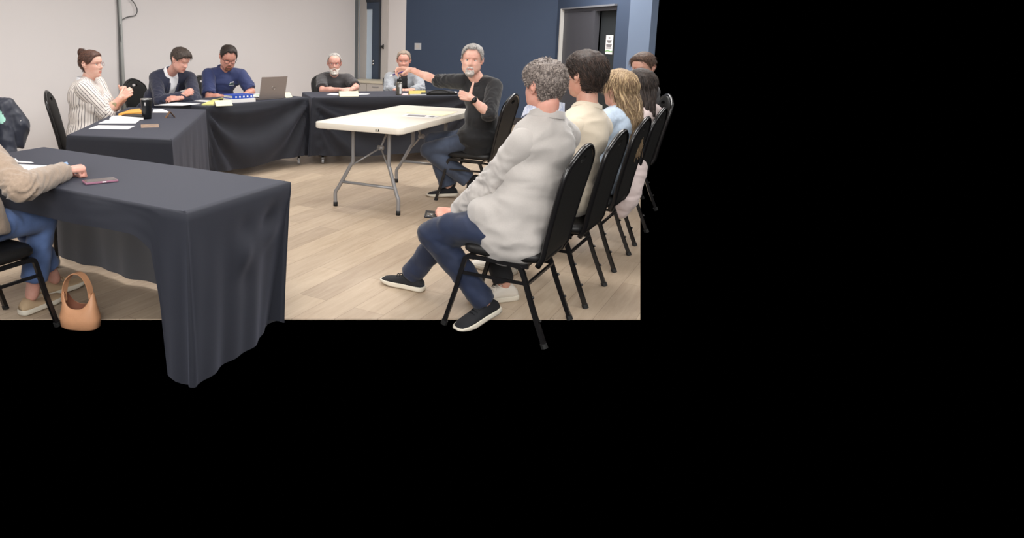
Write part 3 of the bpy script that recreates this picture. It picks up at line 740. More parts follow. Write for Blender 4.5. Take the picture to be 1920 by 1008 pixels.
# angled wall with the dark double door
ra = c_end; rb = dw1
dl = lambda px, py=80: on_line(ra, rb, px, py)
zt0 = P(1057, 17, dl(1057, 17).y).z; zt1 = P(1155, 9, dl(1155, 9).y).z; zt = (zt0 + zt1) / 2
slab('wall_right', ra, dl(1054), 0, CEIL, .12, M_blue, 1); slab('wall_right_side', dl(1152.5), rb, 0, CEIL, .12, M_blue, 1)
slab('wall_right_upper', dl(1054), dl(1152.5), zt, CEIL, .12, M_blue, 1)
slab('wall_right_near', rb, dw2, 0, CEIL, .12, M_blue_lit, 1)
mb = MB(); strip(mb, dl(1053.2), dl(1055), 0, zt, .05, 0, 0); 
struct(mb.build('trim_3', mat('pale_jamb', lin(196, 194, 190), .5)))
mb = MB(); strip(mb, dl(1054), dl(1153), zt - .01, zt + .012, .04); struct(mb.build('trim_4', mat('jamb_edge', lin(120, 122, 128), .5)))
mb = MB(); strip(mb, dl(1055), dl(1109), 0, zt - .05, .05, -.05); strip(mb, dl(1055), dl(1152), zt - .06, zt - .01, .06, -.06); strip(mb, dl(1109), dl(1113.5), 0, zt - .05, .07, -.06)
d2 = struct(mb.build('door_2', M_door))
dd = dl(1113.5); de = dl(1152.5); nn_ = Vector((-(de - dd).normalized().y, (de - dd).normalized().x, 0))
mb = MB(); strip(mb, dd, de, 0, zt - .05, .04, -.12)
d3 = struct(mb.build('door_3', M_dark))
# notice taped to the dark leaf
def quad_on(line, px0, px1, py0, py1, off, m, name, lab, cat):
    a = line(px0, (py0 + py1) / 2); b_ = line(px1, (py0 + py1) / 2)
    return a, b_, P(px0, py0, a.y).z, P(px0, py1, a.y).z
a, b_, z1, z0 = quad_on(dl, 1125, 1138, 66, 101, 0, None, '', '', '')
mb = MB(); strip(mb, a, b_, z0, z1, .003, -.078); pn = mb.build('notice', M_paper); tag(pn, 'white printed notice with a green wave taped to the dark door', 'notice')
mb = MB(); h_ = z1 - z0; u_ = (b_ - a)
for k, (r0, r1, y) in enumerate(((.38, .62, .14), (.15, .85, .28), (.2, .8, .33), (.3, .7, .38), (.12, .88, .50), (.12, .85, .55), (.15, .8, .60), (.12, .88, .68))):
    strip(mb, a + u_ * r0, a + u_ * r1, z1 - h_ * y - .006, z1 - h_ * y + .006, .001, -.074)
mb.build('printed_text', mat('grey_ink', lin(128, 124, 126), .7), pn)
mb = MB()
for k in range(12): 
    y = .86 - .035 * math.sin(k / 11 * 5.5) - k * .004; strip(mb, a + u_ * (k / 12), a + u_ * ((k + 1) / 12), z1 - h_ * (y + .03), z1 - h_ * (y - .02), .001, -.0735)
mb.build('green_wave', mat('green_ink', lin(120, 178, 110), .7), pn)
mb = MB(); strip(mb, a - (u_) * .02, b_ + u_ * .05, z0 - .01, z0 - .002, .002, -.074)
# conduit pipe and cables on the left wall
lw = lambda px, py=80: on_line(L0, L1, px, py)
wn = -VX
q = lw(224.5, 60) + wn * .02
mb = MB(); mb.tube([(q.x, q.y, .0), (q.x, q.y, CEIL)], .021, 12)
cp = mb.build('conduit_pipe', mat('galvanised', lin(176, 178, 176), .5), smooth=True); tag(cp, 'grey vertical conduit pipe running up the left wall', 'pipe')
mb = MB(); base = q - UX * .05
for k, (o1, am) in enumerate(((-.030, .004), (-.036, .008))):
    mb.tube(curvept([(q.x + UX.x * (o1 + am * math.sin(i * 1.3 + k)), q.y + UX.y * (o1 + am * math.sin(i * 1.3 + k)), CEIL * i / 9) for i in range(10)], 5), .007, 8)
kz = lambda px, py: (lambda s_: Vector((s_.x, s_.y, P(px, py, s_.y).z)))(lw(px, py) + wn * .03)
mb.tube(curvept([kz(232, -14), kz(240, -4), kz(250, 8), kz(254, 20), kz(250, 29), kz(240, 31), kz(231, 34), kz(223, 42), kz(222, 62), kz(224, 80)], 6), .006, 8)
mb.tube(curvept([kz(232, 152), kz(234, 175), kz(238, 205)], 6), .006, 8)
tag(mb.build('cable', mat('grey_cable', lin(92, 92, 92), .5), smooth=True), 'loose grey cable looping beside the conduit on the left wall', 'cable')
# ceiling with its light panels, one of them added for the far right walls
V = [W(-7, -6), W(12.5, -6), W(12.5, 8), W(-7, 8)]
struct(link('ceiling', [(v.x, v.y, CEIL) for v in V] + [(v.x, v.y, CEIL + .05) for v in V], [(0, 1, 2, 3), (4, 5, 6, 7), (0, 1, 5, 4), (1, 2, 6, 5), (2, 3, 7, 6), (3, 0, 4, 7)], M_ceil, None, (0, 0, 0), False))
slab('wall_rear', (-5.5, -3.2, 0), (4.0, -3.2, 0), 0, CEIL, .12, M_beige, -1)  # unseen wall behind the camera, added to bounce light into the room
for a, b in PANELS:
    v = W(a, b, CEIL - .04); mb = MB(); R = Matrix((UX, VX, Vector((0, 0, 1)))).transposed()
    for (dx, dy, sx, sy) in ((0, .47, 1.6, .04), (0, -.47, 1.6, .04), (.78, 0, .04, .94), (-.78, 0, .04, .94)):
        c = v + UX * dx + VX * dy; mb.box(c, (sx, sy, .08), R)
    o = mb.build('ceiling_light_frame', M_trimw); struct(o)

# ------------------------------------------------------------------ chairs
def make_chair():
    ch = empty('banquet_chair', (0, 0, 0))
    X = -.255; hw = .205
    # seat pad with rounded outline
    def pad(x0, x1, w0, w1, z0, z1, n=40, bul=.012):
        V = []; rings = ((.94, z0), (1, z0 + .012), (1, z1 - .018), (.95, z1 - .004), (.80, z1 + bul * .6), (.4, z1 + bul))
        for sc, z in rings:
            for k in range(n):
                a = 2 * math.pi * k / n; ca, sa = math.cos(a), math.sin(a)
                u = math.copysign(abs(ca) ** .42, ca); v = math.copysign(abs(sa) ** .42, sa)
                xx = (x0 + x1) / 2 + (x1 - x0) / 2 * u * sc; wv = w0 + (w1 - w0) * (u + 1) / 2
                V.append((xx, wv * v * sc, z))
        F = [(i * n + k, i * n + (k + 1) % n, (i + 1) * n + (k + 1) % n, (i + 1) * n + k) for i in range(len(rings) - 1) for k in range(n)]
        F += [tuple(range(n))[::-1], tuple((len(rings) - 1) * n + k for k in range(n))]
        return V, F
    link('seat', *pad(X + .03, X + .44, .195, .215, .385, .435), M_black, ch)
    mb = MB()
    for s in (-1, 1): mb.tube([(X + .10, s * .19, .368), (X + .40, s * .198, .372)], .013, 4, sq=True)
    mb.tube([(X + .12, -.19, .366), (X + .12, .19, .366)], .012, 4, sq=True); mb.tube([(X + .39, -.198, .370), (X + .39, .198, .370)], .012, 4, sq=True)
    mb.build('seat_frame', M_btube, ch)
    for s in (-1, 1):
        m1 = MB().tube(curvept([(X + .36, s * .198, .372), (X + .395, s * .199, .368), (X + .412, s * .20, .345), (X + .455, s * .203, .18), (X + .505, s * .207, .012)], 5), .0145, 4, sq=True)
        lg = m1.build('leg', M_btube, ch); MB().tube([(X + .501, s * .207, .02), (X + .507, s * .207, 0)], .017, 8).build('foot_cap', M_rubber, lg)
        m1 = MB().tube(curvept([(X + .20, s * .19, .366), (X + .15, s * .19, .362), (X + .125, s * .192, .335), (X + .07, s * .198, .18), (X + .004, s * .205, .012)], 5), .0145, 4, sq=True)
        for t_ in (.33, .66): m1.add(*sph((X + .125 - .121 * t_ - .015, s * .198, .335 - .323 * t_), .007, None, 8, 6))
        lg = m1.build('leg', M_btube, ch); MB().tube([(X + .008, s * .205, .02), (X, s * .205, 0)], .017, 8).build('foot_cap', M_rubber, lg)
        MB().tube([(X + .108, s * .194, .285), (X + .43, s * .201, .285)], .0095, 4, sq=True).build('stretcher', M_btube, ch)
    MB().tube([(X + .10, -.19, .285), (X + .10, .19, .285)], .009, 4, sq=True).build('stretcher', M_btube, ch)
    # crown back: side profile line and half-width along its height
    prof = [(.060, .372), (.035, .42), (.018, .52), (-.005, .63), (-.03, .74), (-.055, .84), (-.075, .90), (-.083, .925)]
    wid = [(.36, .175), (.45, .188), (.60, .200), (.74, .212), (.80, .214), (.84, .205), (.875, .165), (.905, .105), (.922, .05), (.926, .0)]
    wat = lambda z: ip(z, wid); xat = lambda z: ip(z, sorted((b_, a_) for a_, b_ in prof))
    zs = [.385, .42, .46, .52, .58, .64, .70, .75, .79, .82, .840, .848, .853, .859, .865, .871, .877, .882, .888, .900, .912, .920]
    hole = lambda y, z: (y / .050) ** 2 + ((z - .865) / .016) ** 2 < 1
    nx = 44; V = []; F = []; idx = {}
    for sd in (0, 1):
        for i, z in enumerate(zs):
            for k in range(nx + 1):
                q = -1 + 2 * k / nx; y = q * (wat(z) - .006)
                th = .013 * (1 - abs(q) ** 6) if sd == 0 else -.006
                V.append((X + xat(z) + th + (.008 if sd == 0 else 0), y, z)); idx[(sd, i, k)] = len(V) - 1
    mid = lambda i, k: ((V[idx[(0, i, k)]][1] + V[idx[(0, i + 1, k + 1)]][1]) / 2, (V[idx[(0, i, k)]][2] + V[idx[(0, i + 1, k + 1)]][2]) / 2)
    H_ = {(i, k) for i in range(len(zs) - 1) for k in range(nx) if hole(*mid(i, k))}
    for i in range(len(zs) - 1):
        for k in range(nx):
            if (i, k) in H_: continue
            for sd in (0, 1):
                a, b_, c_, d_ = idx[(sd, i, k)], idx[(sd, i, k + 1)], idx[(sd, i + 1, k + 1)], idx[(sd, i + 1, k)]
                F.append((a, b_, c_, d_) if sd == 0 else (d_, c_, b_, a))
            for (di, dk, e) in ((0, -1, ((i, k), (i + 1, k))), (0, 1, ((i, k + 1), (i + 1, k + 1))), (-1, 0, ((i, k), (i, k + 1))), (1, 0, ((i + 1, k), (i + 1, k + 1)))):
                ni, nk_ = i + di, k + dk
                if (ni, nk_) in H_ or ni < 0 or ni >= len(zs) - 1 or nk_ < 0 or nk_ >= nx:
                    F.append((idx[(0, *e[0])], idx[(0, *e[1])], idx[(1, *e[1])], idx[(1, *e[0])]))
    bk = link('backrest', V, F, M_bfab, ch)
    autosmooth(bk, 40)
    # frame tube wrapped round the back and under the seat
    side = [(z, wat(z)) for z in (.372, .39, .42, .46, .52, .58, .64, .70, .75, .79, .82, .845, .865, .885, .900, .912, .921)]
    pts_ = [(X + xat(z) + .002, -y - .002, z) for z, y in side] + [(X + xat(.926), 0, .928)] + [(X + xat(z) + .002, y + .002, z) for z, y in reversed(side)]
    MB().tube(pts_, .0135, 8).build('back_frame', M_btube, ch, smooth=True)
    return ch
def children(o): return [c for c in bpy.data.objects if c.parent == o]
def copy_tree(o, parent=None):
    c = o.copy(); COL.objects.link(c); c.parent = parent
    for k in children(o): copy_tree(k, c)
    return c
proto_used = [False]; CH = make_chair()
def chair(x, y, deg, label, group=None):
    if not proto_used[0]: o = CH; proto_used[0] = True
    else: o = copy_tree(CH)
    o.location = (x, y, 0); o.rotation_euler = (0, 0, math.radians(deg)); tag(o, label, 'chair', group); return o
def chair_under(hip, deg, label, group=None, back=.08):
    a = math.radians(deg); return chair(hip[0] + math.cos(a) * back, hip[1] + math.sin(a) * back, deg, label, group)

# ------------------------------------------------------------------ cloth covered tables
def banquet_table(cs, label, cl_label, drops, fold, seed=0, lab_cat='table'):
    """cs: corners in order; drops[i](s) skirt length and fold[i](s,u) bulge of side i (corner i to i+1)"""
    cs = [Vector((c[0], c[1], 0)) for c in cs]; ctr = sum(cs, Vector()) / 4
    t = empty('banquet_table', (ctr.x, ctr.y, 0), 0, label, 'table')
    def inset(c, k): return ctr + (c - ctr) * k - ctr
    V = [inset(c, .975) + Vector((0, 0, z)) for z in (.70, .733) for c in cs]
    link('tabletop', V, [(3, 2, 1, 0), (4, 5, 6, 7), (0, 1, 5, 4), (1, 2, 6, 5), (2, 3, 7, 6), (3, 0, 4, 7)], M_table, t, (0, 0, 0), False)
    for c in cs:
        q = inset(c, .86); m = MB().tube([(q.x, q.y, .70), (q.x, q.y, .07)], .014, 10)
        lg = m.build('leg', M_btube, t, smooth=True)
        cm = MB(); cm.tube([(q.x - .012, q.y, .03), (q.x + .012, q.y, .03)], .03, 14); cm.tube([(q.x, q.y, .075), (q.x, q.y, .05)], .018, 10)
        cm.build('caster', M_steel, lg)
    # the draped cloth
    per = []; ns = 56
    for i in range(4):
        a, b_ = cs[i], cs[(i + 1) % 4]; d = (b_ - a).normalized(); n = Vector((d.y, -d.x, 0))
        p_ = cs[(i - 1) % 4]; dp = (a - p_).normalized(); np_ = Vector((dp.y, -dp.x, 0))
        for k in range(5):
            f_ = k / 5; per.append((a, (np_ * (1 - f_) + n * f_).normalized(), i, 0.0, f_))
        for k in range(ns): per.append((a + (b_ - a) * (k / ns), n, i, k / ns, 1))
    nl = 22; V = []; npn = len(per)
    rows = [(-.03, .742, 0), (-.012, .742, 0), (-.003, .7385, 0)]
    for (r, z, _) in rows:
        for (p, n, i, s_, f_) in per: V.append(ctr + (p - ctr) * (1 + r / .38) + Vector((0, 0, z)))
    for j in range(nl + 1):
        u = j / nl
        for (p, n, i, s_, f_) in per:
            D = drops[i](s_) 
            if s_ == 0 and f_ < 1: D = drops[(i - 1) % 4](1.0) * (1 - f_) + D * f_
            w_ = .002 + fold[i](s_, u) * sst(u * 6) 
            w_ += .004 * noise.noise(Vector((p.x * 7 + seed, p.y * 7, u * 3)))* min(1, u * 4) + .012 * u
            if s_ == 0 and f_ < 1: w_ = w_ * f_ + (fold[(i - 1) % 4](1.0, u) * sst(u * 6) + .002 + .012 * u) * (1 - f_) + .018 * math.sin(math.pi * f_) * u
            V.append(p + n * w_ + Vector((0, 0, .735 - D * u)))
    nr = len(rows) + nl + 1
    V.append(ctr + Vector((0, 0, .742))); F = [(len(V) - 1, (k + 1) % npn, k) for k in range(npn)][::1]; nflat = npn * 2
    for j in range(nr - 1):
        for k in range(npn): a = j * npn + k; b_ = j * npn + (k + 1) % npn; F.append((a, b_, b_ + npn, a + npn))
    o = link('tablecloth', V, F, M_cloth, None, (ctr.x, ctr.y, 0), True); o.data.polygons.foreach_set('use_smooth', [False] * nflat + [True] * (len(F) - nflat)); tag(o, cl_label, 'tablecloth')
    return t
def swag(n=4, A=.014, a=1.0):
    def f(s, u):
        h = 1 - 4 * (s - .5) ** 2
        g = u / (h + .10); fade = sst(s / .06) * sst((1 - s) / .06)
        v = math.sin(2 * math.pi * n * (g ** .7) * .55 + 2.5 * (s - .5)) 
        side_ = math.sin(s * 34 + 3 * u) * .35 * (1 - h) 
        return A * ((abs(v) ** .8 * math.copysign(1, v)) * (1.0 if g < 1.25 else .5) * fade + side_) + .012 * u
    return f
def drapes(n=5, A=.01, sh=0.0):
    return lambda s, u: A * u * math.sin(2 * math.pi * (n * s + sh + .25 * u)) + A * .5 * u * math.sin(2 * math.pi * (2.3 * n * s + 1.1))
const = lambda v: (lambda s: v)
none_ = lambda s, u: .002
T1c = [(-.523, 2.742), (-.14, 3.356), (-1.719, 4.409), (-2.10, 3.795)]
def t1near(s):   # side from NL (s=0) to NR (s=1)
    r = 1 - s
    if r > .16: return .125 + .006 * math.sin(s * 14)
    if r > .098: return .125 + .06 * sst((.16 - r) / .062) ** 2
    return .185 + .525 * sst((.098 - r) / .02)
def t1fold(s, u):
    return .012 * math.sin(s * 60) * (s > .86) * u + (.015 if s < .86 else .0) * u + .006 * math.sin(s * 20)
banquet_table(T1c, 'folding banquet table hidden under the nearest dark cloth, front left', 'dark navy cloth draped over the nearest table, with a pink phone lying on it',
    [const(.71), lambda s: .685 + .02 * math.sin(s * 3), const(.15), t1near],
    [lambda s, u: .014 * math.sin(s * 11 + 1) * u + .020 * ga((s - .50) / .08) * ga((u - .33) / .2) * math.sin(u * 16 + 4 * s) + .020 * ga((s - .78) / .09) * ga((u - .25) / .16) * math.sin(u * 22 + 9 * s) + .006 * math.sin(s * 30 + u * 3) * u - .095 * u * sst((s - .35) / .65), lambda s, u: drapes(4, .016)(s, u) - .095 * u * (1 - sst(s / .3)), none_, t1fold], 1)
T2c = [(-1.749, 4.925), (-.978, 4.70), (-1.049, 6.596), (-1.82, 6.82)]
banquet_table(T2c, 'folding banquet table under the dark cloth in front of the striped-shirt woman', 'dark navy cloth on the table before the striped-shirt woman, under her papers and black tumbler',
    [const(.66), const(.66), const(.15), const(.18)], [drapes(3, .010), drapes(5, .010, .2), none_, drapes(3, .006)], 2)
T3c = [(-1.087, 6.836), (-.128, 7.863), (-.68, 8.38), (-1.64, 7.36)]
banquet_table(T3c, 'folding banquet table under the dark cloth that carries the laptop', 'dark navy swagged cloth on the angled table carrying the open laptop',
    [lambda s: .625 + .03 * ga((s - .35) / .25), const(.65), const(.15), const(.62)], [swag(3, .034), drapes(3, .014), none_, drapes(2, .01)], 3)
d4 = Vector((.986, .166, 0)); p4 = Vector((-.166, .986, 0)); a4 = Vector((-.087, 7.798, 0)); L4 = 1.83
T4c = [a4, a4 + d4 * L4, a4 + d4 * L4 + p4 * .74, a4 + p4 * .74]
banquet_table(T4c, 'folding banquet table under the dark cloth at the far side', 'dark navy cloth over the far table in front of the white-bearded man',
    [lambda s: .625 + .02 * math.sin(s * 5), const(.62), const(.15), const(.64)], [swag(4, .036), drapes(3, .012), none_, drapes(4, .02)], 4)

# ------------------------------------------------------------------ white folding table
def folding_table():
    A = Vector((-.055, 5.676, 0)); wv = Vector((.843, -.538, 0)).normalized(); lv = Vector((.538, .843, 0)).normalized()
    Wd, Ln = .775, 1.60; t = empty('folding_table', (A.x, A.y, 0), math.atan2(wv.y, wv.x), 'off-white plastic folding table on grey steel legs, with papers at its far end', 'table')
    n = 8; r = .055; out = []
    for (cx, cy, a0) in ((r, r, math.pi), (Wd - r, r, 1.5 * math.pi), (Wd - r, Ln - r, 0), (r, Ln - r, .5 * math.pi)):
        for k in range(n + 1): q = a0 + math.pi / 2 * k / n; out.append((cx + r * math.cos(q), cy + r * math.sin(q)))
    m = len(out); V = []; c0 = (Wd / 2, Ln / 2); rings = ((.975, .690), (.994, .692), (1, .700), (1, .732), (.996, .738), (.985, .740))
    for k_, z in rings:
        for x, y in out: V.append((c0[0] + (x - c0[0]) * (1 - (1 - k_) * 1), c0[1] + (y - c0[1]) * (1 - (1 - k_) * .5), z))
    F = [(i * m + k, i * m + (k + 1) % m, (i + 1) * m + (k + 1) % m, (i + 1) * m + k) for i in range(len(rings) - 1) for k in range(m)] + [tuple(range(m))[::-1], tuple((len(rings) - 1) * m + k for k in range(m))]
    autosmooth(link('tabletop', V, F, M_table, t), 30)
    mb = MB(); 
    for dx in (0, .022): mb.box((.565 + dx, -.0015, .712), (.007, .003, .016)); mb.box((.565 + dx, -.0015, .706), (.012, .003, .004))
    mb.build('edge_marks', M_rubber, t)
    mb = MB()
    for xx in (.08, Wd - .08): mb.box((xx, Ln / 2, .680), (.03, Ln - .2, .022))
    mb.build('rail', M_steel, t)
    for (yy, d) in ((.29, 1), (Ln - .17, -1)):
        for s, xt, xb in ((-1, .20, .035), (1, .53, .62)):
            pts_ = curvept([(xt, yy, .69), (xt, yy, .52), (xt, yy, .40), (xt + (xb - xt) * .15, yy, .355), (xt + (xb - xt) * .82, yy, .165), (xb, yy, .12), (xb, yy, .03)], 5)
            lg = MB().tube(pts_, .0155, 12).build('leg', M_steel, t, smooth=True)
            MB().tube([(xb, yy, .035), (xb, yy, 0)], .018, 12).build('foot_cap', M_rubber, lg, smooth=True)
        MB().tube([(.105, yy, .215), (.585, yy, .215)], .012, 8, flat=1.4).build('crossbar', M_steel, t, smooth=True)
        mb = MB(); jn = (.365, yy + d * .17, .50)
        mb.tube([(.20, yy, .37), jn], .007, 8); mb.tube([(.53, yy, .37), jn], .007, 8)
        mb.tube([jn, (.365, yy + d * .36, .69)], .009, 8); mb.tube([(.34, jn[1], jn[2]), (.39, jn[1], jn[2])], .02, 10)
        mb.build('brace', M_steel, t, smooth=True)
    return t
folding_table()
# ------------------------------------------------------------------ cloth materials for the people
M_denim = mat('dark_denim', lin(25, 36, 62), .8, var=.22, vscale=9, bump=.3, bscale=700, sheen=.15)
M_denim2 = mat('grey_blue_denim', lin(66, 76, 96), .8, var=.25, vscale=8, bump=.3, bscale=700, sheen=.15)
M_denim3 = mat('mid_denim', lin(92, 116, 164), .8, var=.22, vscale=10, bump=.3, bscale=700, sheen=.15)
M_blackpant = mat('black_trousers', lin(24, 24, 27), .8)
M_blazer = mat('oatmeal_blazer', lin(181, 175, 170), .9, var=.02, vscale=140, bump=.4, bscale=520, sheen=.4, bdist=.0015)
M_blacksw = mat('black_sweater', lin(22, 22, 25), .85, bump=.3, bscale=400, sheen=.2)
M_creamsw = mat('cream_sweater', lin(226, 212, 190), .9, bump=.4, bscale=350, sheen=.3)
M_tansw = mat('tan_sweater', lin(158, 138, 120), .9, var=.06, vscale=120, bump=.5, bscale=300, sheen=.3)
M_navy = mat('navy_suit', lin(36, 40, 62), .8, var=.12, vscale=40, bump=.2, bscale=400, sheen=.2)
M_polo = mat('royal_polo', lin(46, 58, 104), .75, bump=.2, bscale=400, sheen=.2)
M_char = mat('charcoal_shirt', lin(62, 60, 62), .8, bump=.2, bscale=400, sheen=.2)
M_greyc = mat('grey_cardigan', lin(150, 154, 160), .9, bump=.4, bscale=300, sheen=.3)
M_white = mat('white_shirt', lin(232, 232, 236), .7)
M_paled = mat('pale_denim_shirt', lin(182, 198, 216), .8, var=.08, vscale=40, bump=.3, bscale=500, sheen=.2)
M_blush = mat('blush_blouse', lin(222, 204, 200), .8, sheen=.2)
M_shoeb = mat('black_knit_shoe', lin(26, 27, 31), .85, bump=.6, bscale=500)
M_shoew = mat('white_leather_shoe', lin(222, 214, 202), .5)
M_soleW = mat('white_rubber_sole', lin(216, 208, 192), .6)
M_beigeshoe = mat('beige_flat_shoe', lin(186, 160, 128), .8, bump=.5, bscale=300)
M_floral = mat('floral_collar', lin(222, 224, 232), .7, var=.1, vscale=90, col2=lin(176, 184, 212))
def stripe_mat():
    m = mat('striped_blouse', lin(226, 218, 212), .8, bump=.1, bscale=300)
    nt = m.node_tree; b = nt.nodes['Principled BSDF']; at = nt.nodes.new('ShaderNodeAttribute'); at.attribute_name = 's'
    mu = nt.nodes.new('ShaderNodeMath'); mu.operation = 'MULTIPLY'; mu.inputs[1].default_value = 1 / .022
    fr = nt.nodes.new('ShaderNodeMath'); fr.operation = 'FRACT'; lt = nt.nodes.new('ShaderNodeMath'); lt.operation = 'LESS_THAN'; lt.inputs[1].default_value = .20
    mx = nt.nodes.new('ShaderNodeMix'); mx.data_type = 'RGBA'; mx.inputs['A'].default_value = (*lin(228, 220, 214), 1); mx.inputs['B'].default_value = (*lin(88, 80, 86), 1)
    nt.links.new(at.outputs['Fac'], mu.inputs[0]); nt.links.new(mu.outputs[0], fr.inputs[0]); nt.links.new(fr.outputs[0], lt.inputs[0]); nt.links.new(lt.outputs[0], mx.inputs['Factor']); nt.links.new(mx.outputs['Result'], b.inputs['Base Color'])
    return m
VB = False
AUD = 145.5
FAC = Vector((math.cos(math.radians(AUD)), math.sin(math.radians(AUD)), 0)); RAC = Vector((FAC.y, -FAC.x, 0))

# --- man in the oatmeal blazer, nearest chair of the row
def blazer_tail(hip, Fw, Lf, S, sh, EL, WR):
    R_ = Matrix((Fw, Lf, Vector((0, 0, 1)))).transposed()
    return [sph(hip + Fw * .08 + Vector((0, 0, -.005)), (.19, .235, .135), R_), sph(hip + Lf * .145 + Vector((0, 0, -.075)) + Fw * .05, (.17, .088, .13), R_), sph(hip + Fw * .12 + Lf * .08 + Vector((0, 0, .03)), (.16, .14, .10), R_)]
h7 = Vector((1.012, 3.40, .545))
k7 = person(dict(label='person in an oatmeal blazer and jeans on the nearest chair, holding a phone', hip=h7, neck=P(1026, 216, 3.43), head=P(1020, 163, 3.42), face=AUD, chest=131, hdir=(-.42, .90, -.04), bulk=1.16, sw=.20, tilt=-.10,
    shR=P(1058, 256, 3.60), shL=P(983, 270, 3.34), handL=dict(w=P(852, 399, 3.60), pose='grip', dir=(-.9, .35, -.1), dorsal=(-.1, -.6, .7), pole=(.35, -.55, -.75)), handR=dict(w=P(850, 402, 3.78), pose='relax', dir=(-.9, 0, -.2), dorsal=(0, .3, 1)),
    footL=dict(a=G(908, 564, .115), dir=(-.80, -.42, -.24), up=(-.22, -.1, 1)), footR=dict(a=G(772, 513, .09), dir=(-.80, .60, 0)),
    leg=(.46, .42), haircol=lin(150, 138, 130), haircol2=lin(92, 82, 78), hairname='grey_curls', hair='short', hthick=.013, hrough=.006, nst=6500, stl=.015, str=.0017, flow='curl', curl=.005, htop=.4, skin='ruddy', seed=3, verbose=VB, neckw=1.12, fat=.5,
    top=dict(name='blazer', mat=M_blazer, t=.020, sleeve=1.93, slf=1.10, samp=.016, cuff=.012, amp=.009, sc=(4, 4, 10), skirt=True, hem=.12, smooth=18, extra=blazer_tail, collar=dict(mat=M_blazer, r0=.086, r1=.080, h=.020, open=.6, drop=.05, up=.008, flare=1.06)),
    bottom=dict(name='jeans', mat=M_denim, hemf=1.04, hem=.060, w=1.14, amp=.008, extra=lambda hip, Fw, Lf: [cap(hip + Lf * .155 + Vector((0, 0, -.062)), hip + Lf * .150 + Fw * .34 + Vector((0, 0, -.055)), .072, .066)]), shoes=dict(mat=M_shoeb, sole=M_soleW)))
# --- man in the cream sweater
h8 = Vector((1.38, 3.888, .545))
k8 = person(dict(label='person with thick dark brown hair in a cream sweater on the second chair', hip=h8, neck=P(1104, 200, 3.96), head=P(1097, 143, 3.98), face=AUD, chest=128, hdir=(-.46, .88, 0), bulk=1.02, sw=.19, tilt=-.12, hs=1.04, shR=P(1126, 240, 4.12), shL=P(1078, 238, 3.86),
    handL=dict(w=h8 + FAC * .40 - RAC * .02 + Vector((0, 0, .10)), pose='relax'), handR=dict(w=h8 + FAC * .40 + RAC * .1 + Vector((0, 0, .10)), pose='relax'),
    footL=dict(a=G(945, 532, .09), dir=(-.95, -.25, 0)), footR=dict(a=h8 + FAC * .40 + RAC * .12 - Vector((0, 0, .455)), dir=FAC),
    haircol=lin(62, 46, 38), haircol2=lin(30, 22, 18), hairname='dark_brown', hair='full', hthick=.016, hrough=.005, nst=4200, stl=.042, str=.0017, flow='back', curl=.004, htop=.5, skin='fair', seed=5, neckw=1.02,
    top=dict(name='sweater', mat=M_creamsw, t=.016, sleeve=1.92, cuff=.01, amp=.006, sc=(5, 5, 12), hem=.07, smooth=16, collar=dict(mat=M_creamsw, r0=.078, r1=.070, h=.006, open=0, drop=.03, up=.012, flare=1.04)),
    bottom=dict(mat=M_blackpant), shoes=dict(mat=M_shoew, sole=M_soleW, sc=1.05)))
# --- woman with long blonde hair
h9 = Vector((1.80, 4.45, .54))
def blonde(hb, HT, Hb, H):
    rg = random.Random(4)
    for i in range(300):
        s_ = rg.uniform(-1, 1); x0 = -.09 * math.sqrt(max(0, 1 - s_ * s_ * .8)); y0 = s_ * .085; z0 = rg.uniform(-.02, .105)
        p0 = Vector((x0 * (1 if z0 < .07 else .6), y0 * (1 if z0 < .08 else .6), z0)); ph = rg.uniform(0, 6.3); L = rg.uniform(.30, .42)
        pts_ = []
        for k in range(9):
            t_ = k / 8; q = p0 + Vector((-.045 * math.sin(t_ * 2.2) - .03 * t_, y0 * -.25 * t_ + .012 * math.sin(ph + t_ * 9) - .02 * t_, -L * t_))
            pts_.append(HT((q.x, q.y, 0)) * 1.0 + Vector((0, 0, q.z)) + Vector((.010 * math.sin(ph * 2 + t_ * 11), 0, 0)))
        r_ = rg.uniform(.0025, .006); hb.tube(pts_, [r_ * .7, r_, r_, r_ * 1.05, r_, r_ * .95, r_ * .8, r_ * .55, r_ * .15], 6, mi=rg.choice((0, 0, 1, 2)))
        for j in range(3):
            o1 = Vector((rg.uniform(-.01, .01), rg.uniform(-.01, .01), 0)); hb.tube([p + o1 + Vector((rg.uniform(-.003, .003),) * 3) for p in pts_], .0011, 3, cap=False)
k9 = person(dict(label='person with long wavy blonde hair in a pale denim shirt on the third chair', hip=h9, neck=P(1163, 205, 4.50), head=P(1160, 168, 4.52), face=AUD, chest=130, hdir=(-.45, .89, .02), bulk=.88, sw=.165, female=True, tilt=-.08, hs=.96,
    handL=dict(w=h9 + FAC * .38 - RAC * .02 + Vector((0, 0, .10)), pose='relax'), handR=dict(w=h9 + FAC * .38 + RAC * .06 + Vector((0, 0, .10)), pose='relax'),
    footL=dict(a=h9 + FAC * .38 - RAC * .1 - Vector((0, 0, .45)), dir=FAC), footR=dict(a=h9 + FAC * .38 + RAC * .1 - Vector((0, 0, .45)), dir=FAC),
    haircol=lin(176, 152, 118), haircol2=lin(118, 94, 70), hairname='blonde', hair='up', hthick=.014, nst=2200, stl=.07, str=.0018, flow='down', curl=.002, hair_extra=blonde, skin='fair', seed=7,
    top=dict(name='denim_shirt', mat=M_paled, t=.016, sleeve=1.9, cuff=.01, amp=.006, sc=(6, 6, 10), hem=.10, skirt=True),
    bottom=dict(mat=M_blackpant), shoes=dict(mat=M_shoew, sole=M_soleW)))
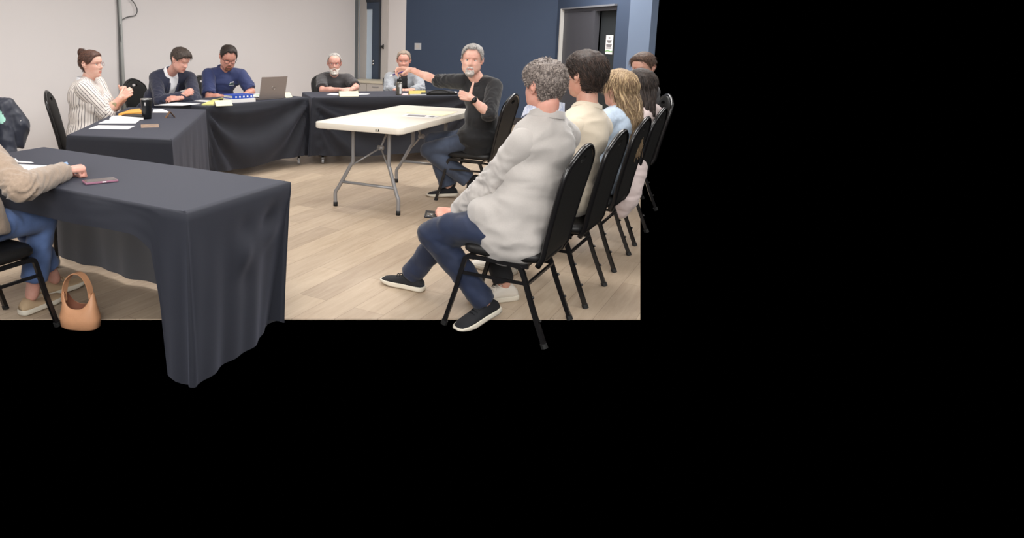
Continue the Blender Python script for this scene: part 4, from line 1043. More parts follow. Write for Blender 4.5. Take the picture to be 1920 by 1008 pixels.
# --- dark haired woman on the fourth chair
h10 = Vector((2.13, 5.01, .54))
def darklong(hb, HT, Hb, H):
    rg = random.Random(14)
    for i in range(110):
        s_ = rg.uniform(-1, 1); x0 = -.088 * math.sqrt(max(0, 1 - s_ * s_ * .8)); y0 = s_ * .082; z0 = rg.uniform(-.03, .09)
        ph = rg.uniform(0, 6.3); L = rg.uniform(.17, .23); pts_ = []
        for k in range(7):
            t_ = k / 6; q = Vector((x0 - .03 * math.sin(t_ * 2), y0 * (1 - .35 * t_) + .004 * math.sin(ph + t_ * 5), z0 - L * t_)); pts_.append(HT(q))
        r_ = rg.uniform(.005, .010); hb.tube(pts_, [r_ * .7, r_, r_, r_, r_ * .9, r_ * .6, r_ * .15], 6)
k10 = person(dict(label='person with long dark hair in a blush blouse at the right end of the row', hip=h10, neck=P(1207, 201, 5.06), head=P(1199, 164, 5.06), face=AUD, chest=130, hdir=(-.5, .86, -.05), bulk=.88, sw=.165, female=True, hs=.98,
    handL=dict(w=h10 + FAC * .38 - RAC * .02 + Vector((0, 0, .10)), pose='relax'), handR=dict(w=h10 + FAC * .38 + RAC * .06 + Vector((0, 0, .10)), pose='relax'),
    footL=dict(a=h10 + FAC * .38 - RAC * .1 - Vector((0, 0, .45)), dir=FAC), footR=dict(a=h10 + FAC * .38 + RAC * .1 - Vector((0, 0, .45)), dir=FAC),
    haircol=lin(66, 54, 48), haircol2=lin(28, 22, 20), hairname='near_black', hair='up', hthick=.014, nst=1500, stl=.06, str=.0016, flow='down', curl=.001, hair_extra=darklong, skin='fair', seed=8,
    top=dict(name='coat', mat=M_blush, t=.018, sleeve=1.9, cuff=.012, amp=.008, hem=.10, skirt=True, extra=lambda hip, Fw, Lf, S, sh, EL, WR: [cap(hip - Fw * .10 + Lf * .15, P(1166, 372, 4.78), .08, .085, sx=1.3, ref=Fw), cap(P(1166, 372, 4.78), P(1160, 396, 4.78), .085, .05, sx=1.3, ref=Fw)]),
    bottom=dict(mat=M_blackpant), shoes=dict(mat=M_shoeb, sole=M_soleW)))
# --- the farthest listener, only the brow and hair showing
h11 = Vector((2.62, 5.98, .56))
k11 = person(dict(label='person with short brown hair, only forehead and hair showing behind the dark-haired one', hip=h11, neck=P(1213, 158, 6.02), head=P(1205, 128, 6.05), face=AUD + 25, hdir=(-.75, -.62, -.1), bulk=1.0,
    handL=dict(w=h11 + FAC * .38 - RAC * .02 + Vector((0, 0, .10)), pose='relax'), handR=dict(w=h11 + FAC * .38 + RAC * .06 + Vector((0, 0, .10)), pose='relax'),
    footL=dict(a=h11 + FAC * .38 - RAC * .1 - Vector((0, 0, .465)), dir=FAC), footR=dict(a=h11 + FAC * .38 + RAC * .1 - Vector((0, 0, .465)), dir=FAC),
    haircol=lin(96, 70, 54), haircol2=lin(54, 38, 30), hairname='brown', hair='short', hthick=.014, nst=400, stl=.04, flow='side', skin='fair', seed=11,
    top=dict(name='shirt', mat=M_char, t=.014, sleeve=1.9), bottom=dict(mat=M_blackpant), shoes=dict(mat=M_shoeb, sole=M_soleW)))

# --- the man in black pointing
h6 = Vector((1.395, 6.115, .545))
k6 = person(dict(label='person in a black sweater and jeans pointing across the room with outstretched arm', hip=h6, neck=P(901, 149, 6.05), head=P(885, 113, 6.0), face=AUD + 12, chest=200, hdir=(-.30, -.95, .0), hup=(.08, 0, 1), bulk=1.10, sw=.19, tilt=.02, hs=1.02,
    shR=P(872, 153, 6.12), handR=dict(w=P(771, 131, 6.45), pose='pinch', dir=(-.95, .15, .05), dorsal=(.1, .55, .8), e=P(822, 152, 6.32), fing=[(10, 55, 30), (25, 55, 30), (40, 45, 30), (45, 45, 30)]),
    shL=P(927, 163, 5.93), handL=dict(w=P(884, 184, 5.72), pose='thumbup', dir=(-1, .1, .30), dorsal=(-.15, -1, .1), e=P(917, 214, 5.72)),
    footL=dict(a=P(879, 337, 6.08), dir=(-.50, -.05, -.86), up=(-.70, .55, .42)), footR=dict(a=G(850, 355, .10) + Vector((-.02, .13, .0)), dir=(-.9, .3, -.1)),
    leg=(.46, .43), haircol=lin(190, 186, 182), haircol2=lin(128, 122, 118), hairname='silver', hair='recede', hthick=.011, nst=2600, stl=.024, str=.0014, flow='fwd', curl=.002, htop=.7, skin='pale', seed=2, neckw=1.08, fat=.9, jaw=1.05, iris=(.05, .04, .035),
    beard=dict(name='white_goatee', col=lin(190, 182, 176), w=46, goatee=True, t=.007, long=.6, n=240),
    top=dict(name='sweater', mat=M_blacksw, t=.016, sleeve={'R': 1.10, 'L': 1.15}, cuff=.012, amp=.008, sc=(6, 6, 9), hem=.10, tail=True, skirt=True, collar=dict(mat=M_blacksw, r0=.080, r1=.072, h=.010, open=0, drop=.03, up=.010, flare=1.04)),
    bottom=dict(name='jeans', mat=M_denim2, hemf=1.0, hem=.075, w=1.06, amp=.007), shoes=dict(mat=M_shoeb, sole=M_soleW)))

# --- woman in the striped blouse
h1 = Vector((-2.04, 6.22, .56))
def bun(hb, HT, Hb, H):
    rg = random.Random(2); c = Vector((-.085, 0, .105))
    v, f = sph(c, (.036, .040, .034), None, 20, 14); hb.add([HT(p + (p - c).normalized() * .006 * noise.noise(p * 60)) for p in v], f)
    for i in range(120):
        a = rg.uniform(0, 6.28); b_ = rg.uniform(-1, 1); pts_ = []
        for k in range(7):
            q = a + k * .45; R_ = .039 + .004 * math.sin(q * 3); pts_.append(HT(c + Vector((math.cos(q) * R_ * math.sqrt(1 - b_ * b_ * .8), math.sin(q) * R_ * math.sqrt(1 - b_ * b_ * .8), b_ * .034 + .008 * math.sin(q + i)))))
        hb.tube(pts_, .0012, 3, cap=False)
k1 = person(dict(label='person in a striped white blouse and glasses with a hair bun, hands clasped', hip=h1, neck=P(162, 150, 6.2), head=P(171, 121, 6.18), face=8, chest=-8, hdir=(.965, -.26, .04), bulk=1.22, sw=.19, female=True, hs=.96, belly=.02, armr=1.12,
    handR=dict(w=P(226, 184, 6.12), pose='clasp', dir=(.75, .25, .55), dorsal=(.2, -1, .2), e=P(200, 212, 6.10)), handL=dict(w=P(232, 186, 6.32), pose='clasp', dir=(.5, -.35, .7), dorsal=(.7, .4, -.1), e=P(206, 208, 6.38)),
    shR=P(158, 168, 6.06), footL=dict(a=h1 + Vector((.42, .1, -.47)), dir=(1, 0, 0)), footR=dict(a=h1 + Vector((.42, -.1, -.47)), dir=(1, 0, 0)),
    haircol=lin(98, 66, 52), haircol2=lin(56, 34, 28), hairname='auburn', hair='up', hthick=.009, nst=900, stl=.028, str=.001, flow='back', curl=.001, hair_extra=bun, skin='pale', seed=21, glasses=dict(name='rose', col=lin(150, 92, 84), t=.0014),
    top=dict(name='blouse', mat=stripe_mat(), t=.020, sleeve=1.05, cuff=.022, slf=1.06, amp=.008, sc=(6, 6, 8), hem=.10, skirt=True, attr=True, vox=.010, collar=dict(mat=M_white, r0=.086, r1=.080, h=.03, open=.6, drop=.05, up=-.004)),
    bottom=dict(mat=M_blackpant), shoes=dict(mat=M_shoeb, sole=M_rubber)))
# --- man in the navy suit
h2 = Vector((-1.83, 7.86, .55))
def vneck(w0, top_, low):
    return lambda q, zm: .05 < q.x < .21 and q.z > low and abs(q.y - .0) < w0 * sst((q.z - low) / (top_ - low)) + .012
k2 = person(dict(label='person in a navy suit and white shirt leaning on folded arms, looking down', hip=h2, neck=P(320, 134, 7.68), head=P(338, 113, 7.55), face=-48, chest=-42, hdir=(.78, -.48, -.42), hup=(.25, -.1, 1), bulk=1.12, sw=.195,
    shR=P(292, 146, 7.68), shL=P(356, 147, 7.80), handR=dict(w=P(345, 178, 7.32), pose='fist', dir=(.9, .1, .45), dorsal=(.1, -1, .4), e=P(300, 190, 7.36)),
    handL=dict(w=P(336, 184, 7.28), pose='relax', dir=(-1, -.1, -.05), dorsal=(0, -.7, .7), e=P(366, 186, 7.50)),
    footL=dict(a=h2 + Vector((.38, -.25, -.46)), dir=(.7, -.7, 0)), footR=dict(a=h2 + Vector((.2, -.4, -.46)), dir=(.7, -.7, 0)),
    haircol=lin(80, 68, 60), haircol2=lin(42, 34, 30), hairname='brown_grey', hair='short', hthick=.014, nst=600, stl=.04, str=.0012, flow='fwd', part=.3, fringe=.008, curl=.002, skin='pink', seed=13, lid=.001, fat=.5,
    top=dict(name='suit_jacket', mat=M_navy, t=.020, sleeve=1.93, cuff=.010, amp=.007, sc=(6, 6, 8), hem=.05, split=vneck(.034, .5, .16), lapel=dict(w=.034, top=.5, low=.16), inner='shirt', imat=M_white, collar=dict(mat=M_white, r0=.074, r1=.064, h=.02, open=.45, drop=.06)),
    bottom=dict(mat=M_navy), shoes=dict(mat=M_shoeb, sole=M_rubber)))
# --- man in the blue polo
h3 = Vector((-1.24, 8.42, .55))
k3 = person(dict(label='person in a blue polo shirt with glasses and goatee writing at the table', hip=h3, neck=P(419, 131, 8.26), head=P(428, 108, 8.15), face=-48, chest=-58, hdir=(.28, -.83, -.42), hup=(.2, -.3, 1), bulk=1.22, sw=.205, belly=.02, armr=1.12,
    shR=P(391, 140, 8.16), shL=P(452, 141, 8.34), handR=dict(w=P(428, 182, 7.92), pose='pinch', dir=(.9, -.1, -.05), dorsal=(0, -.5, .9), e=P(392, 183, 7.98)),
    handL=dict(w=P(459, 177, 8.03), pose='flat', dir=(-.8, -.4, -.1), dorsal=(0, -.3, 1), e=P(472, 172, 8.28)),
    footL=dict(a=h3 + Vector((.38, -.25, -.46)), dir=(.7, -.7, 0)), footR=dict(a=h3 + Vector((.2, -.4, -.46)), dir=(.7, -.7, 0)),
    haircol=lin(58, 46, 40), haircol2=lin(30, 24, 22), hairname='dark_crop', hair='recede', hthick=.011, nst=1500, stl=.024, str=.0012, flow='fwd', curl=.001, skin='ruddy', seed=15, lid=.001, hs=1.08, fat=.9, jaw=1.06, glasses=dict(name='black', col=lin(30, 26, 28), t=.0022),
    beard=dict(name='brown_goatee', col=lin(128, 88, 68), w=34, goatee=True, t=.004, n=120),
    top=dict(name='polo_shirt', mat=M_polo, t=.018, sleeve=.86, amp=.007, sc=(6, 6, 8), hem=.05, collar=dict(mat=M_polo, r0=.078, r1=.070, h=.02, open=.5, drop=.06)),
    bottom=dict(mat=M_blackpant), shoes=dict(mat=M_shoeb, sole=M_rubber)))
# --- white bearded man
h4 = Vector((.13, 9.02, .54))
k4 = person(dict(label='person with a white beard and glasses in a charcoal polo shirt at the far table', hip=h4, neck=P(627, 146, 8.95), head=P(627, 119, 8.86), face=-85, hdir=(-.02, -1, -.06), bulk=1.12, sw=.20,
    shR=P(603, 148, 8.9), shL=P(652, 148, 8.9), handR=dict(w=P(641, 168, 8.46), pose='fist', dir=(1, -.2, -.1), dorsal=(0, -.6, .8), e=P(604, 169, 8.60)),
    handL=dict(w=P(660, 167, 8.50), pose='fist', dir=(-1, -.4, -.1), dorsal=(0, -.6, .8), e=P(668, 163, 8.75)),
    footL=dict(a=h4 + Vector((.1, -.42, -.45)), dir=(0, -1, 0)), footR=dict(a=h4 + Vector((-.1, -.42, -.45)), dir=(0, -1, 0)),
    haircol=lin(196, 190, 184), haircol2=lin(150, 144, 140), hairname='white_thin', hair='bald', hthick=.007, nst=300, stl=.02, str=.001, flow='side', skin='pink', seed=17, glasses=dict(name='red', col=lin(150, 70, 64), t=.0017),
    beard=dict(name='white_full', col=lin(222, 214, 204), w=70, goatee=False, t=.012, long=1.4, n=400),
    top=dict(name='polo_shirt', mat=M_char, t=.016, sleeve=.85, amp=.006, collar=dict(mat=M_char, r0=.076, r1=.068, h=.02, open=.45, drop=.055)),
    bottom=dict(mat=M_blackpant), shoes=dict(mat=M_shoeb, sole=M_rubber)))
# --- man in the grey cardigan, face crossed by the pointing hand
h5 = Vector((1.08, 9.25, .54))
k5 = person(dict(label='person in a grey cardigan at the far table, face crossed by the pointing hand', hip=h5, neck=P(757, 143, 9.15), head=P(757, 114, 9.06), face=-95, hdir=(-.15, -1, -.12), bulk=1.12, sw=.205,
    shR=P(731, 145, 9.1), shL=P(784, 146, 9.1), handR=dict(w=P(744, 169, 8.72), pose='relax', dir=(1, -.2, -.1), dorsal=(0, -.6, .8), e=P(728, 168, 8.9)),
    handL=dict(w=P(772, 169, 8.72), pose='relax', dir=(-1, -.3, -.1), dorsal=(0, -.6, .8), e=P(788, 166, 8.92)),
    footL=dict(a=h5 + Vector((.1, -.42, -.45)), dir=(0, -1, 0)), footR=dict(a=h5 + Vector((-.1, -.42, -.45)), dir=(0, -1, 0)),
    haircol=lin(168, 152, 136), haircol2=lin(120, 104, 92), hairname='sandy_grey', hair='recede', hthick=.010, nst=400, stl=.02, str=.001, flow='fwd', skin='ruddy', seed=19,
    top=dict(name='cardigan', mat=M_greyc, t=.018, sleeve=1.93, cuff=.01, amp=.006, hem=.05, split=lambda q, zm: q.x > .04 and abs(q.y) < .045 and q.z > .0, inner='black_shirt', imat=M_blacksw, collar=dict(mat=M_greyc, r0=.080, r1=.072, h=.02, open=.55, drop=.05)),
    bottom=dict(mat=M_blackpant), shoes=dict(mat=M_shoeb, sole=M_rubber)))
# --- person in the tan sweater at the nearest table, mostly beyond the left edge
F12 = Vector((.53, .85, 0)); R12 = Vector((.85, -.53, 0)); h12 = Vector((-1.66, 3.22, .55))
k12 = person(dict(label='person in a tan sweater and blue jeans seated at the nearest table', hip=h12, neck=Vector((-1.78, 3.32, 1.06)), head=Vector((-1.78, 3.42, 1.28)), face=58, hdir=(.5, .8, -.3), bulk=1.1, sw=.185, female=True,
    handR=dict(w=G(124, 320, .785), pose='fist', dir=(.72, .62, .05), dorsal=(-.1, -.25, 1), e=G(38, 352, .80), hvox=.004), handL=dict(w=Vector((-2.02, 3.80, .79)), pose='relax', dir=(.8, .2, 0), dorsal=(0, 0, 1)),
    footR=dict(a=G(60, 552, .095), dir=(.45, .9, 0)), footL=dict(a=G(102, 522, .10), dir=(.5, .85, 0)),
    leg=(.43, .42), haircol=lin(90, 66, 50), hairname='brown12', hair='long', hthick=.014, nst=60, skin='pink', seed=23,
    top=dict(name='sweater', mat=M_tansw, t=.020, sleeve=1.95, cuff=.012, amp=.007, sc=(6, 6, 8), hem=.08, skirt=True),
    bottom=dict(name='jeans', mat=M_denim3, hemf=.80, hem=.068, amp=.006), shoes=dict(mat=M_beigeshoe, sole=M_soleW, flat=True, lace=True)))
# ------------------------------------------------------------------ chairs
chair(.946, 3.443, AUD, 'black banquet chair under the person in the oatmeal blazer')
chair(1.314, 3.934, AUD, 'black banquet chair under the person in the cream sweater')
chair(1.70, 4.514, AUD, 'black banquet chair under the blonde person')
chair(2.06, 5.06, AUD, 'black banquet chair under the dark-haired person in blush')
chair_under(h11, AUD + 25, 'black banquet chair under the farthest listener, at the right edge')
chair(1.33, 6.16, AUD + 4, 'black banquet chair under the pointing person')
chair(-2.06, 6.36, 12, 'black banquet chair behind the person in the striped blouse')
chair_under(h2, -20, 'black banquet chair behind the person in the navy suit')
chair_under(h3, -48, 'black banquet chair behind the person in the blue polo shirt')
chair_under(h4, -85, 'black banquet chair behind the white-bearded person')
chair_under(h5, -80, 'black banquet chair behind the person in the grey cardigan')
chair_under(h12, 58, 'black banquet chair under the person in the tan sweater')
jc = chair(-2.40, 5.42, -32, 'black banquet chair at the left edge with a jacket hung on it')
# jacket hung over that chair back
Rj = Matrix.Rotation(math.radians(-32), 3, 'Z'); cj = Vector((-2.40, 5.42, 0))
def tj(x, y, z): return cj + Rj @ Vector((x, y, z))
ps = [cap(tj(-.32, -.20, .88), tj(-.32, .20, .88), .045, .045), cap(tj(-.27, -.19, .86), tj(-.20, -.17, .40), .05, .07), cap(tj(-.27, .19, .86), tj(-.20, .17, .40), .05, .07), cap(tj(-.37, -.15, .84), tj(-.35, -.13, .45), .05, .05), cap(tj(-.37, .15, .84), tj(-.35, .13, .45), .05, .05),
      cap(tj(-.36, .0, .86), tj(-.34, 0, .45), .05, .05), cap(tj(-.28, .23, .88), tj(-.20, .29, .70), .055, .07), cap(tj(-.20, .29, .70), tj(-.22, .27, .52), .07, .05, e1='f'), cap(tj(-.28, -.23, .88), tj(-.24, -.26, .66), .055, .065), cap(tj(-.24, -.26, .66), tj(-.2, -.25, .45), .065, .05, e1='f')]
co, fs, no = fuse(ps, .012, 5); co = folds(co, no, .014, (9, 9, 6), 33)
def inpoly(pt, poly):
    c_ = False
    for i in range(len(poly)):
        (x1, y1), (x2, y2) = poly[i], poly[i - 1]
        if (y1 > pt[1]) != (y2 > pt[1]) and pt[0] < (x2 - x1) * (pt[1] - y1) / (y2 - y1) + x1: c_ = not c_
    return c_
jm_ = [1 if inpoly(J(co[f[0]]), [(-30, 190), (2, 205), (13, 224), (7, 232), (-30, 206)]) else 0 for f in fs]
jk = link('jacket', co, fs, [mat('dark_jacket', lin(44, 48, 62), .5, sheen=.2), mat('mint_lining', lin(176, 232, 214), .6)], None, (cj.x, cj.y, 0), True, jm_); tag(jk, 'dark padded jacket with mint lining hung over the chair at the left edge', 'jacket')
for v in ((.27, .74), (.14, .885)):
    mb = MB(); mb.box(tj(-.155 if v[1] < .8 else -.27, v[0], v[1]), (.012, .03, .012), Rj); o = mb.build('reflective_tab', M_paper, jk); o.data.transform(Matrix.Translation((-cj.x, -cj.y, 0)))

# ------------------------------------------------------------------ papers and things on tables
def quad(name, pix, z, m, label, cat, th=.003, group=None, base=None):
    """flat sheet whose four corners were measured on a table top"""
    base = base if base is not None else z - th
    pt = [G(x, y, z) for x, y in pix]; c = sum(pt, Vector()) / 4
    V = [(p.x, p.y, base) for p in pt] + [(p.x, p.y, z) for p in pt]
    o = link(name, V, [(3, 2, 1, 0), (4, 5, 6, 7), (0, 1, 5, 4), (1, 2, 6, 5), (2, 3, 7, 6), (3, 0, 4, 7)], m, None, (c.x, c.y, base), False)
    bm = bmesh.new(); bm.from_mesh(o.data); bmesh.ops.recalc_face_normals(bm, faces=bm.faces[:]); bm.to_mesh(o.data); bm.free()
    return tag(o, label, cat, group)
TZ = .7435
quad('paper_sheet', [(166, 241), (240, 242), (254, 235.5), (184, 234.5)], TZ + .002, M_paper, 'blank white sheet nearest the camera on the striped-blouse person\'s table', 'paper', .002)
quad('paper_sheet', [(184, 231), (254, 231), (265, 222.5), (199, 224.5)], TZ + .002, M_paper, 'white printed sheet just beyond the nearest sheet on that left table', 'paper', .002)
quad('notebook', [(205, 222), (269, 221.5), (269, 215), (210, 217)], TZ + .016, M_paper, 'white thick pad beside the black tumbler', 'notebook', .014)
quad('dark_folder', [(228, 216), (270, 219), (272, 214), (240, 212)], TZ + .024, M_black, 'thin black folder lying on the white pad beside the tumbler', 'folder', .006)
quad('envelope', [(222, 213), (267, 210), (262, 203), (245, 205)], TZ + .032, mat('manila_orange', lin(232, 168, 78), .6), 'orange manila envelope beside the clasped hands', 'envelope', .010, base=TZ)
quad('paper_sheet', [(286, 210), (318, 210), (304, 204), (288, 205)], TZ + .006, M_paper, 'folded white sheet right of the black tumbler', 'paper', .006)
quad('paper_sheet', [(289, 197), (342, 197.5), (376, 194), (330, 192)], TZ + .003, M_paper, 'long white sheet in front of the navy suit\'s forearm', 'paper', .003)
quad('paper_sheet', [(363, 189), (392, 191), (408, 188.5), (372, 187)], TZ + .003, M_paper, 'white sheet under the corner of the yellow pad', 'paper', .003)
quad('legal_pad', [(378, 195), (402, 195), (432, 180.5), (400, 186)], TZ + .012, mat('yellow_pad', lin(218, 216, 138), .6), 'yellow legal pad lying open beside the name card and blue binder', 'notepad', .012)
quad('paper_sheet', [(470, 181), (494, 181), (492, 175), (468, 176)], TZ + .02, M_paper, 'stack of white sheets between the blue polo and the laptop', 'paper', .02)
quad('blue_folder', [(472, 185), (492, 184), (492, 180.5), (474, 181)], TZ + .008, mat('light_blue', lin(140, 170, 214), .6), 'pale blue folder lying by the laptop\'s left side', 'folder', .008)
pn = MB(); pn.tube([G(479, 178.2, .768), G(492, 177.8, .768)], .004, 8); tag(pn.build('highlighter', mat('lime_pen', lin(110, 170, 60), .5)), 'green highlighter on the white sheets by the laptop', 'pen')
# binder stack
st_ = empty('binder_stack', G(447, 192, TZ), 0); bpy.data.objects.remove(st_)
ctr = G(449, 190, TZ); R = Matrix.Rotation(math.radians(24), 3, 'Z')
mb = MB(); mb.box((0, 0, .0175), (.27, .20, .035)); o = mb.build('document_stack', M_paper, None); o.location = (ctr.x, ctr.y, TZ - .001); o.rotation_euler = (0, 0, math.radians(30)); tag(o, 'thick white document stack under the blue binder', 'document')
bi = empty('ring_binder', (ctr.x - .01, ctr.y + .02, TZ + .035), math.radians(38), 'blue ring binder lying on the white document stack', 'binder')
MB().box((0, 0, .004), (.26, .19, .006)).build('cover', mat('binder_blue', lin(40, 78, 176), .4), bi); MB().box((0, 0, .020), (.24, .175, .024)).build('pages', M_paper, bi); MB().box((0, 0, .0345), (.26, .19, .005)).build('cover', MATS['binder_blue'], bi); MB().box((-0.01, -.096, .019), (.24, .005, .036)).build('spine', MATS['binder_blue'], bi)
mb = MB()
for k in range(5): mb.box((-.09 + k * .045, -.099, .019), (.018, .003, .016))
mb.build('spine_label', M_paper, bi)
o = MB().box((0, 0, .006), (.22, .16, .012)).build('report_cover', mat('slate_cover', lin(98, 116, 160), .5)); o.location = G(423, 187.5, TZ); o.rotation_euler = (.0, 0, math.radians(40)); tag(o, 'slate blue report left of the blue binder', 'report')
# name cards: folded tents
def tent(px, py, w_, m, label, deg, name='name_card', h=.05, dp=.045, z=TZ, m2=None):
    c = G(px, py, z - .0015); o = empty('tmp', c); bpy.data.objects.remove(o)
    t_ = .0018; V = []; 
    prof = [(-dp, 0), (0, h), (dp, 0), (dp - t_ * 2, 0), (0, h - t_ * 2.5), (-dp + t_ * 2, 0)]
    V = [(x, y, zz) for x in (-w_ / 2, w_ / 2) for (y, zz) in prof]; n = 6
    F = [(i, (i + 1) % n, n + (i + 1) % n, n + i) for i in range(n)] + [(0, 1, 4, 5), (1, 2, 3, 4), (6, 11, 10, 7), (7, 10, 9, 8)]
    o = link(name, V, F, m, None, (0, 0, 0), False); o.location = c; o.rotation_euler = (0, 0, math.radians(deg)); tag(o, label, 'name card'); return o
tent(418, 197.5, .17, M_cream, 'cream name card in front of the blue polo, beside the yellow pad', 30)
tent(537, 182, .10, M_cream, 'cream name card just right of the laptop', 47)
tent(653.5, 180, .215, M_cream, 'cream name card in front of the white-bearded person', 8, h=.055)
o = tent(782, 178, .19, mat('mustard_card', lin(196, 180, 96), .6), 'mustard name card with a white strip in front of the grey cardigan', 8, h=.05)
MB().box((0, -.044, .008), (.19, .004, .014)).build('white_strip', M_paper, o)
tent(281, 238, .13, M_wood, 'brown wooden name block lying on the left table, nearest the camera', 15, 'name_block', h=.022, dp=.035)
tent(319, 220, .04, M_wood, 'brown wooden name block standing edge-on beyond the black tumbler', -60, 'name_block', h=.05, dp=.04)
quad('paper_sheet', [(612, 177), (636, 178.5), (642, 175.5), (620, 175)], TZ + .002, M_paper, 'white sheet left of the cream card on the far table', 'paper', .002)
quad('paper_sheet', [(668, 177.5), (688, 177), (694, 175.6), (670, 175.4)], TZ + .002, M_paper, 'white sheet right of the cream card on the far table', 'paper', .002)
quad('paper_sheet', [(752, 178), (768, 178), (770, 175), (756, 175)], TZ + .002, mat('pink_paper', lin(226, 190, 190), .6), 'pinkish sheet between the water bottle and the mustard card', 'paper', .002)
# tumbler
tb = empty('tumbler', G(275.5, 222.5, TZ - .0015), 0, 'tall black tumbler with a steel rim on the left table', 'cup')
k = MB(); k.tube([(0, 0, 0), (0, 0, .005), (0, 0, .15), (0, 0, .158)], [.034, .036, .047, .047], 28); k.build('body', mat('tumbler_black', lin(22, 24, 28), .3), tb, smooth=True)
k = MB(); k.tube([(0, 0, .158), (0, 0, .165)], [.048, .047], 28); k.build('rim', M_chrome, tb, smooth=True)
k = MB(); k.box((0, -.0445, .125), (.006, .004, .026)); k.build('emblem', M_paper, tb)
# water bottle on the far table
wb = empty('water_bottle', G(748, 178, TZ - .0015), 0, 'dark translucent water bottle in front of the grey cardigan', 'bottle')
k = MB(); k.tube([(0, 0, 0), (0, 0, .01), (0, 0, .13), (0, 0, .15)], [.034, .037, .037, .028], 24); k.build('body', mat('smoky_plastic', lin(96, 92, 84), .15, spec=.8), wb, smooth=True)
k = MB(); k.tube([(0, 0, .15), (0, 0, .18)], [.026, .026], 20); k.tube([(0, 0, .18), (.01, 0, .205)], [.008, .008], 8); k.build('lid', M_rubber, wb, smooth=True)
k = MB(); k.box((.012, -.036, .07), (.022, .004, .11)); k.build('label_strip', M_paper, wb)
# black folio on the far table
bg = empty('folio', G(820, 177, TZ - .0015), math.radians(8), 'flat black zip case on the far table behind the mustard card', 'case')
MB().box((0, 0.02, .015), (.42, .20, .03), bev=.008).build('body', M_bfab, bg); MB().tube(curvept([(-.12, -.075, .03), (-.06, -.06, .048), (.06, -.06, .048), (.12, -.075, .03)], 5), .006, 8).build('handle', M_rubber, bg, smooth=True); MB().box((.19, -.07, .028), (.02, .03, .018)).build('zip_pull', M_paper, bg)
# laptop, seen from behind its lid
bl, brr = G(492, 187, TZ), G(527.5, 184.5, TZ); u_ = (brr - bl).normalized(); wdt = (brr - bl).length
yl = math.atan2(u_.y, u_.x); lp = empty('laptop', (bl + brr) / 2, yl, 'open grey laptop seen from the back of its lid', 'laptop'); lp.location.z = TZ - .001
print('laptop width', wdt)
wdt = .33
MB().box((0, .115, .009), (wdt, .23, .016), bev=.004).build('base', mat('laptop_grey', lin(150, 140, 136), .4, metal=.2), lp)
Rl = Matrix.Rotation(math.radians(14), 3, 'X'); hl = .235
MB().box(Rl @ Vector((0, 0, hl / 2)) + Vector((0, 0, .012)), (wdt, .007, hl), Rl, bev=.003).build('lid', MATS['laptop_grey'], lp)
k = MB(); cc = Rl @ Vector((0, -.0042, hl * .48)) + Vector((0, 0, .012)); k.tube([cc + Rl @ Vector((.020 * math.cos(a), 0, .020 * math.sin(a))) for a in [i * math.pi / 8 for i in range(17)]], .0016, 6, cap=False)
for dx in (-.005, .006): k.tube([cc + Rl @ Vector((dx - .003, 0, -.012)), cc + Rl @ Vector((dx + .003, 0, .012))], .0016, 6)
k.build('round_emblem', M_chrome, lp)
MB().box((0, .12, .0178), (wdt - .03, .18, .001)).build('keyboard', M_rubber, lp)
# papers on the white table
quad('paper_sheet', [(762, 211), (832, 217), (858, 209), (775, 207.5)], .7435, M_cream, 'cream sheet on the white folding table near its far corner', 'paper', .003)
o = quad('printed_sheet', [(752, 217.5), (812, 221), (826, 217), (762, 213)], .7425, M_paper, 'printed white sheet with dark picture blocks on the white folding table', 'paper', .002)
oc = o.location
for pix in ([(761, 217), (796, 219), (800, 216.2), (767, 214.6)], [(803, 219), (812, 219.6), (818, 217.4), (810, 217)]):
    pt = [G(x, y, .7432) for x, y in pix]; link('picture', [(p.x - oc.x, p.y - oc.y, p.z - oc.z) for p in pt], [(0, 1, 2, 3)], mat('grey_print', lin(136, 134, 138), .7), o, (0, 0, 0), False)
# nearest table: papers, pens, phone
quad('paper_sheet', [(12, 306), (122, 312), (120, 324), (50, 330)], TZ + .004, M_paper, 'white sheet under the tan sleeve on the nearest table', 'paper', .004)
quad('blue_card', [(103, 312), (128, 307), (126, 303), (112, 306)], TZ + .007, mat('pale_blue_card', lin(150, 180, 222), .6), 'pale blue slip under the resting hand on the nearest table', 'paper', .003, base=TZ + .004)
quad('paper_sheet', [(-30, 303), (34, 302), (30, 297), (-30, 292)], TZ + .003, M_paper, 'white sheet at the left edge of the nearest table', 'paper', .003)
quad('paper_sheet', [(-40, 296), (6, 296), (0, 293), (-40, 291)], TZ + .006, mat('pale_blue_card2', lin(170, 194, 222), .6), 'pale blue sheet at the far left edge of the nearest table', 'paper', .002)
pn = MB(); pn.tube([G(16, 302, .758), G(58, 304.5, .758), G(63, 304.8, .758)], [.0045, .0045, .001], 8); tag(pn.build('pen', M_paper), 'white pen lying beyond the tan sleeve on the nearest table', 'pen')
ph = empty('phone', G(188, 341, TZ), math.radians(31), 'pink-cased phone lying face up on the nearest table', 'phone')
a_, b_ = G(155, 346, TZ), G(222, 333, TZ)
MB().box((0, 0, .005), (.152, .074, .010), bev=.003).build('case', mat('pink_case', lin(150, 104, 124), .4), ph); MB().box((0, 0, .0105), (.142, .066, .002)).build('screen', mat('phone_screen', lin(98, 92, 92), .12), ph); MB().box((.01, -.0375, .006), (.018, .002, .005)).build('side_button', M_paper, ph)
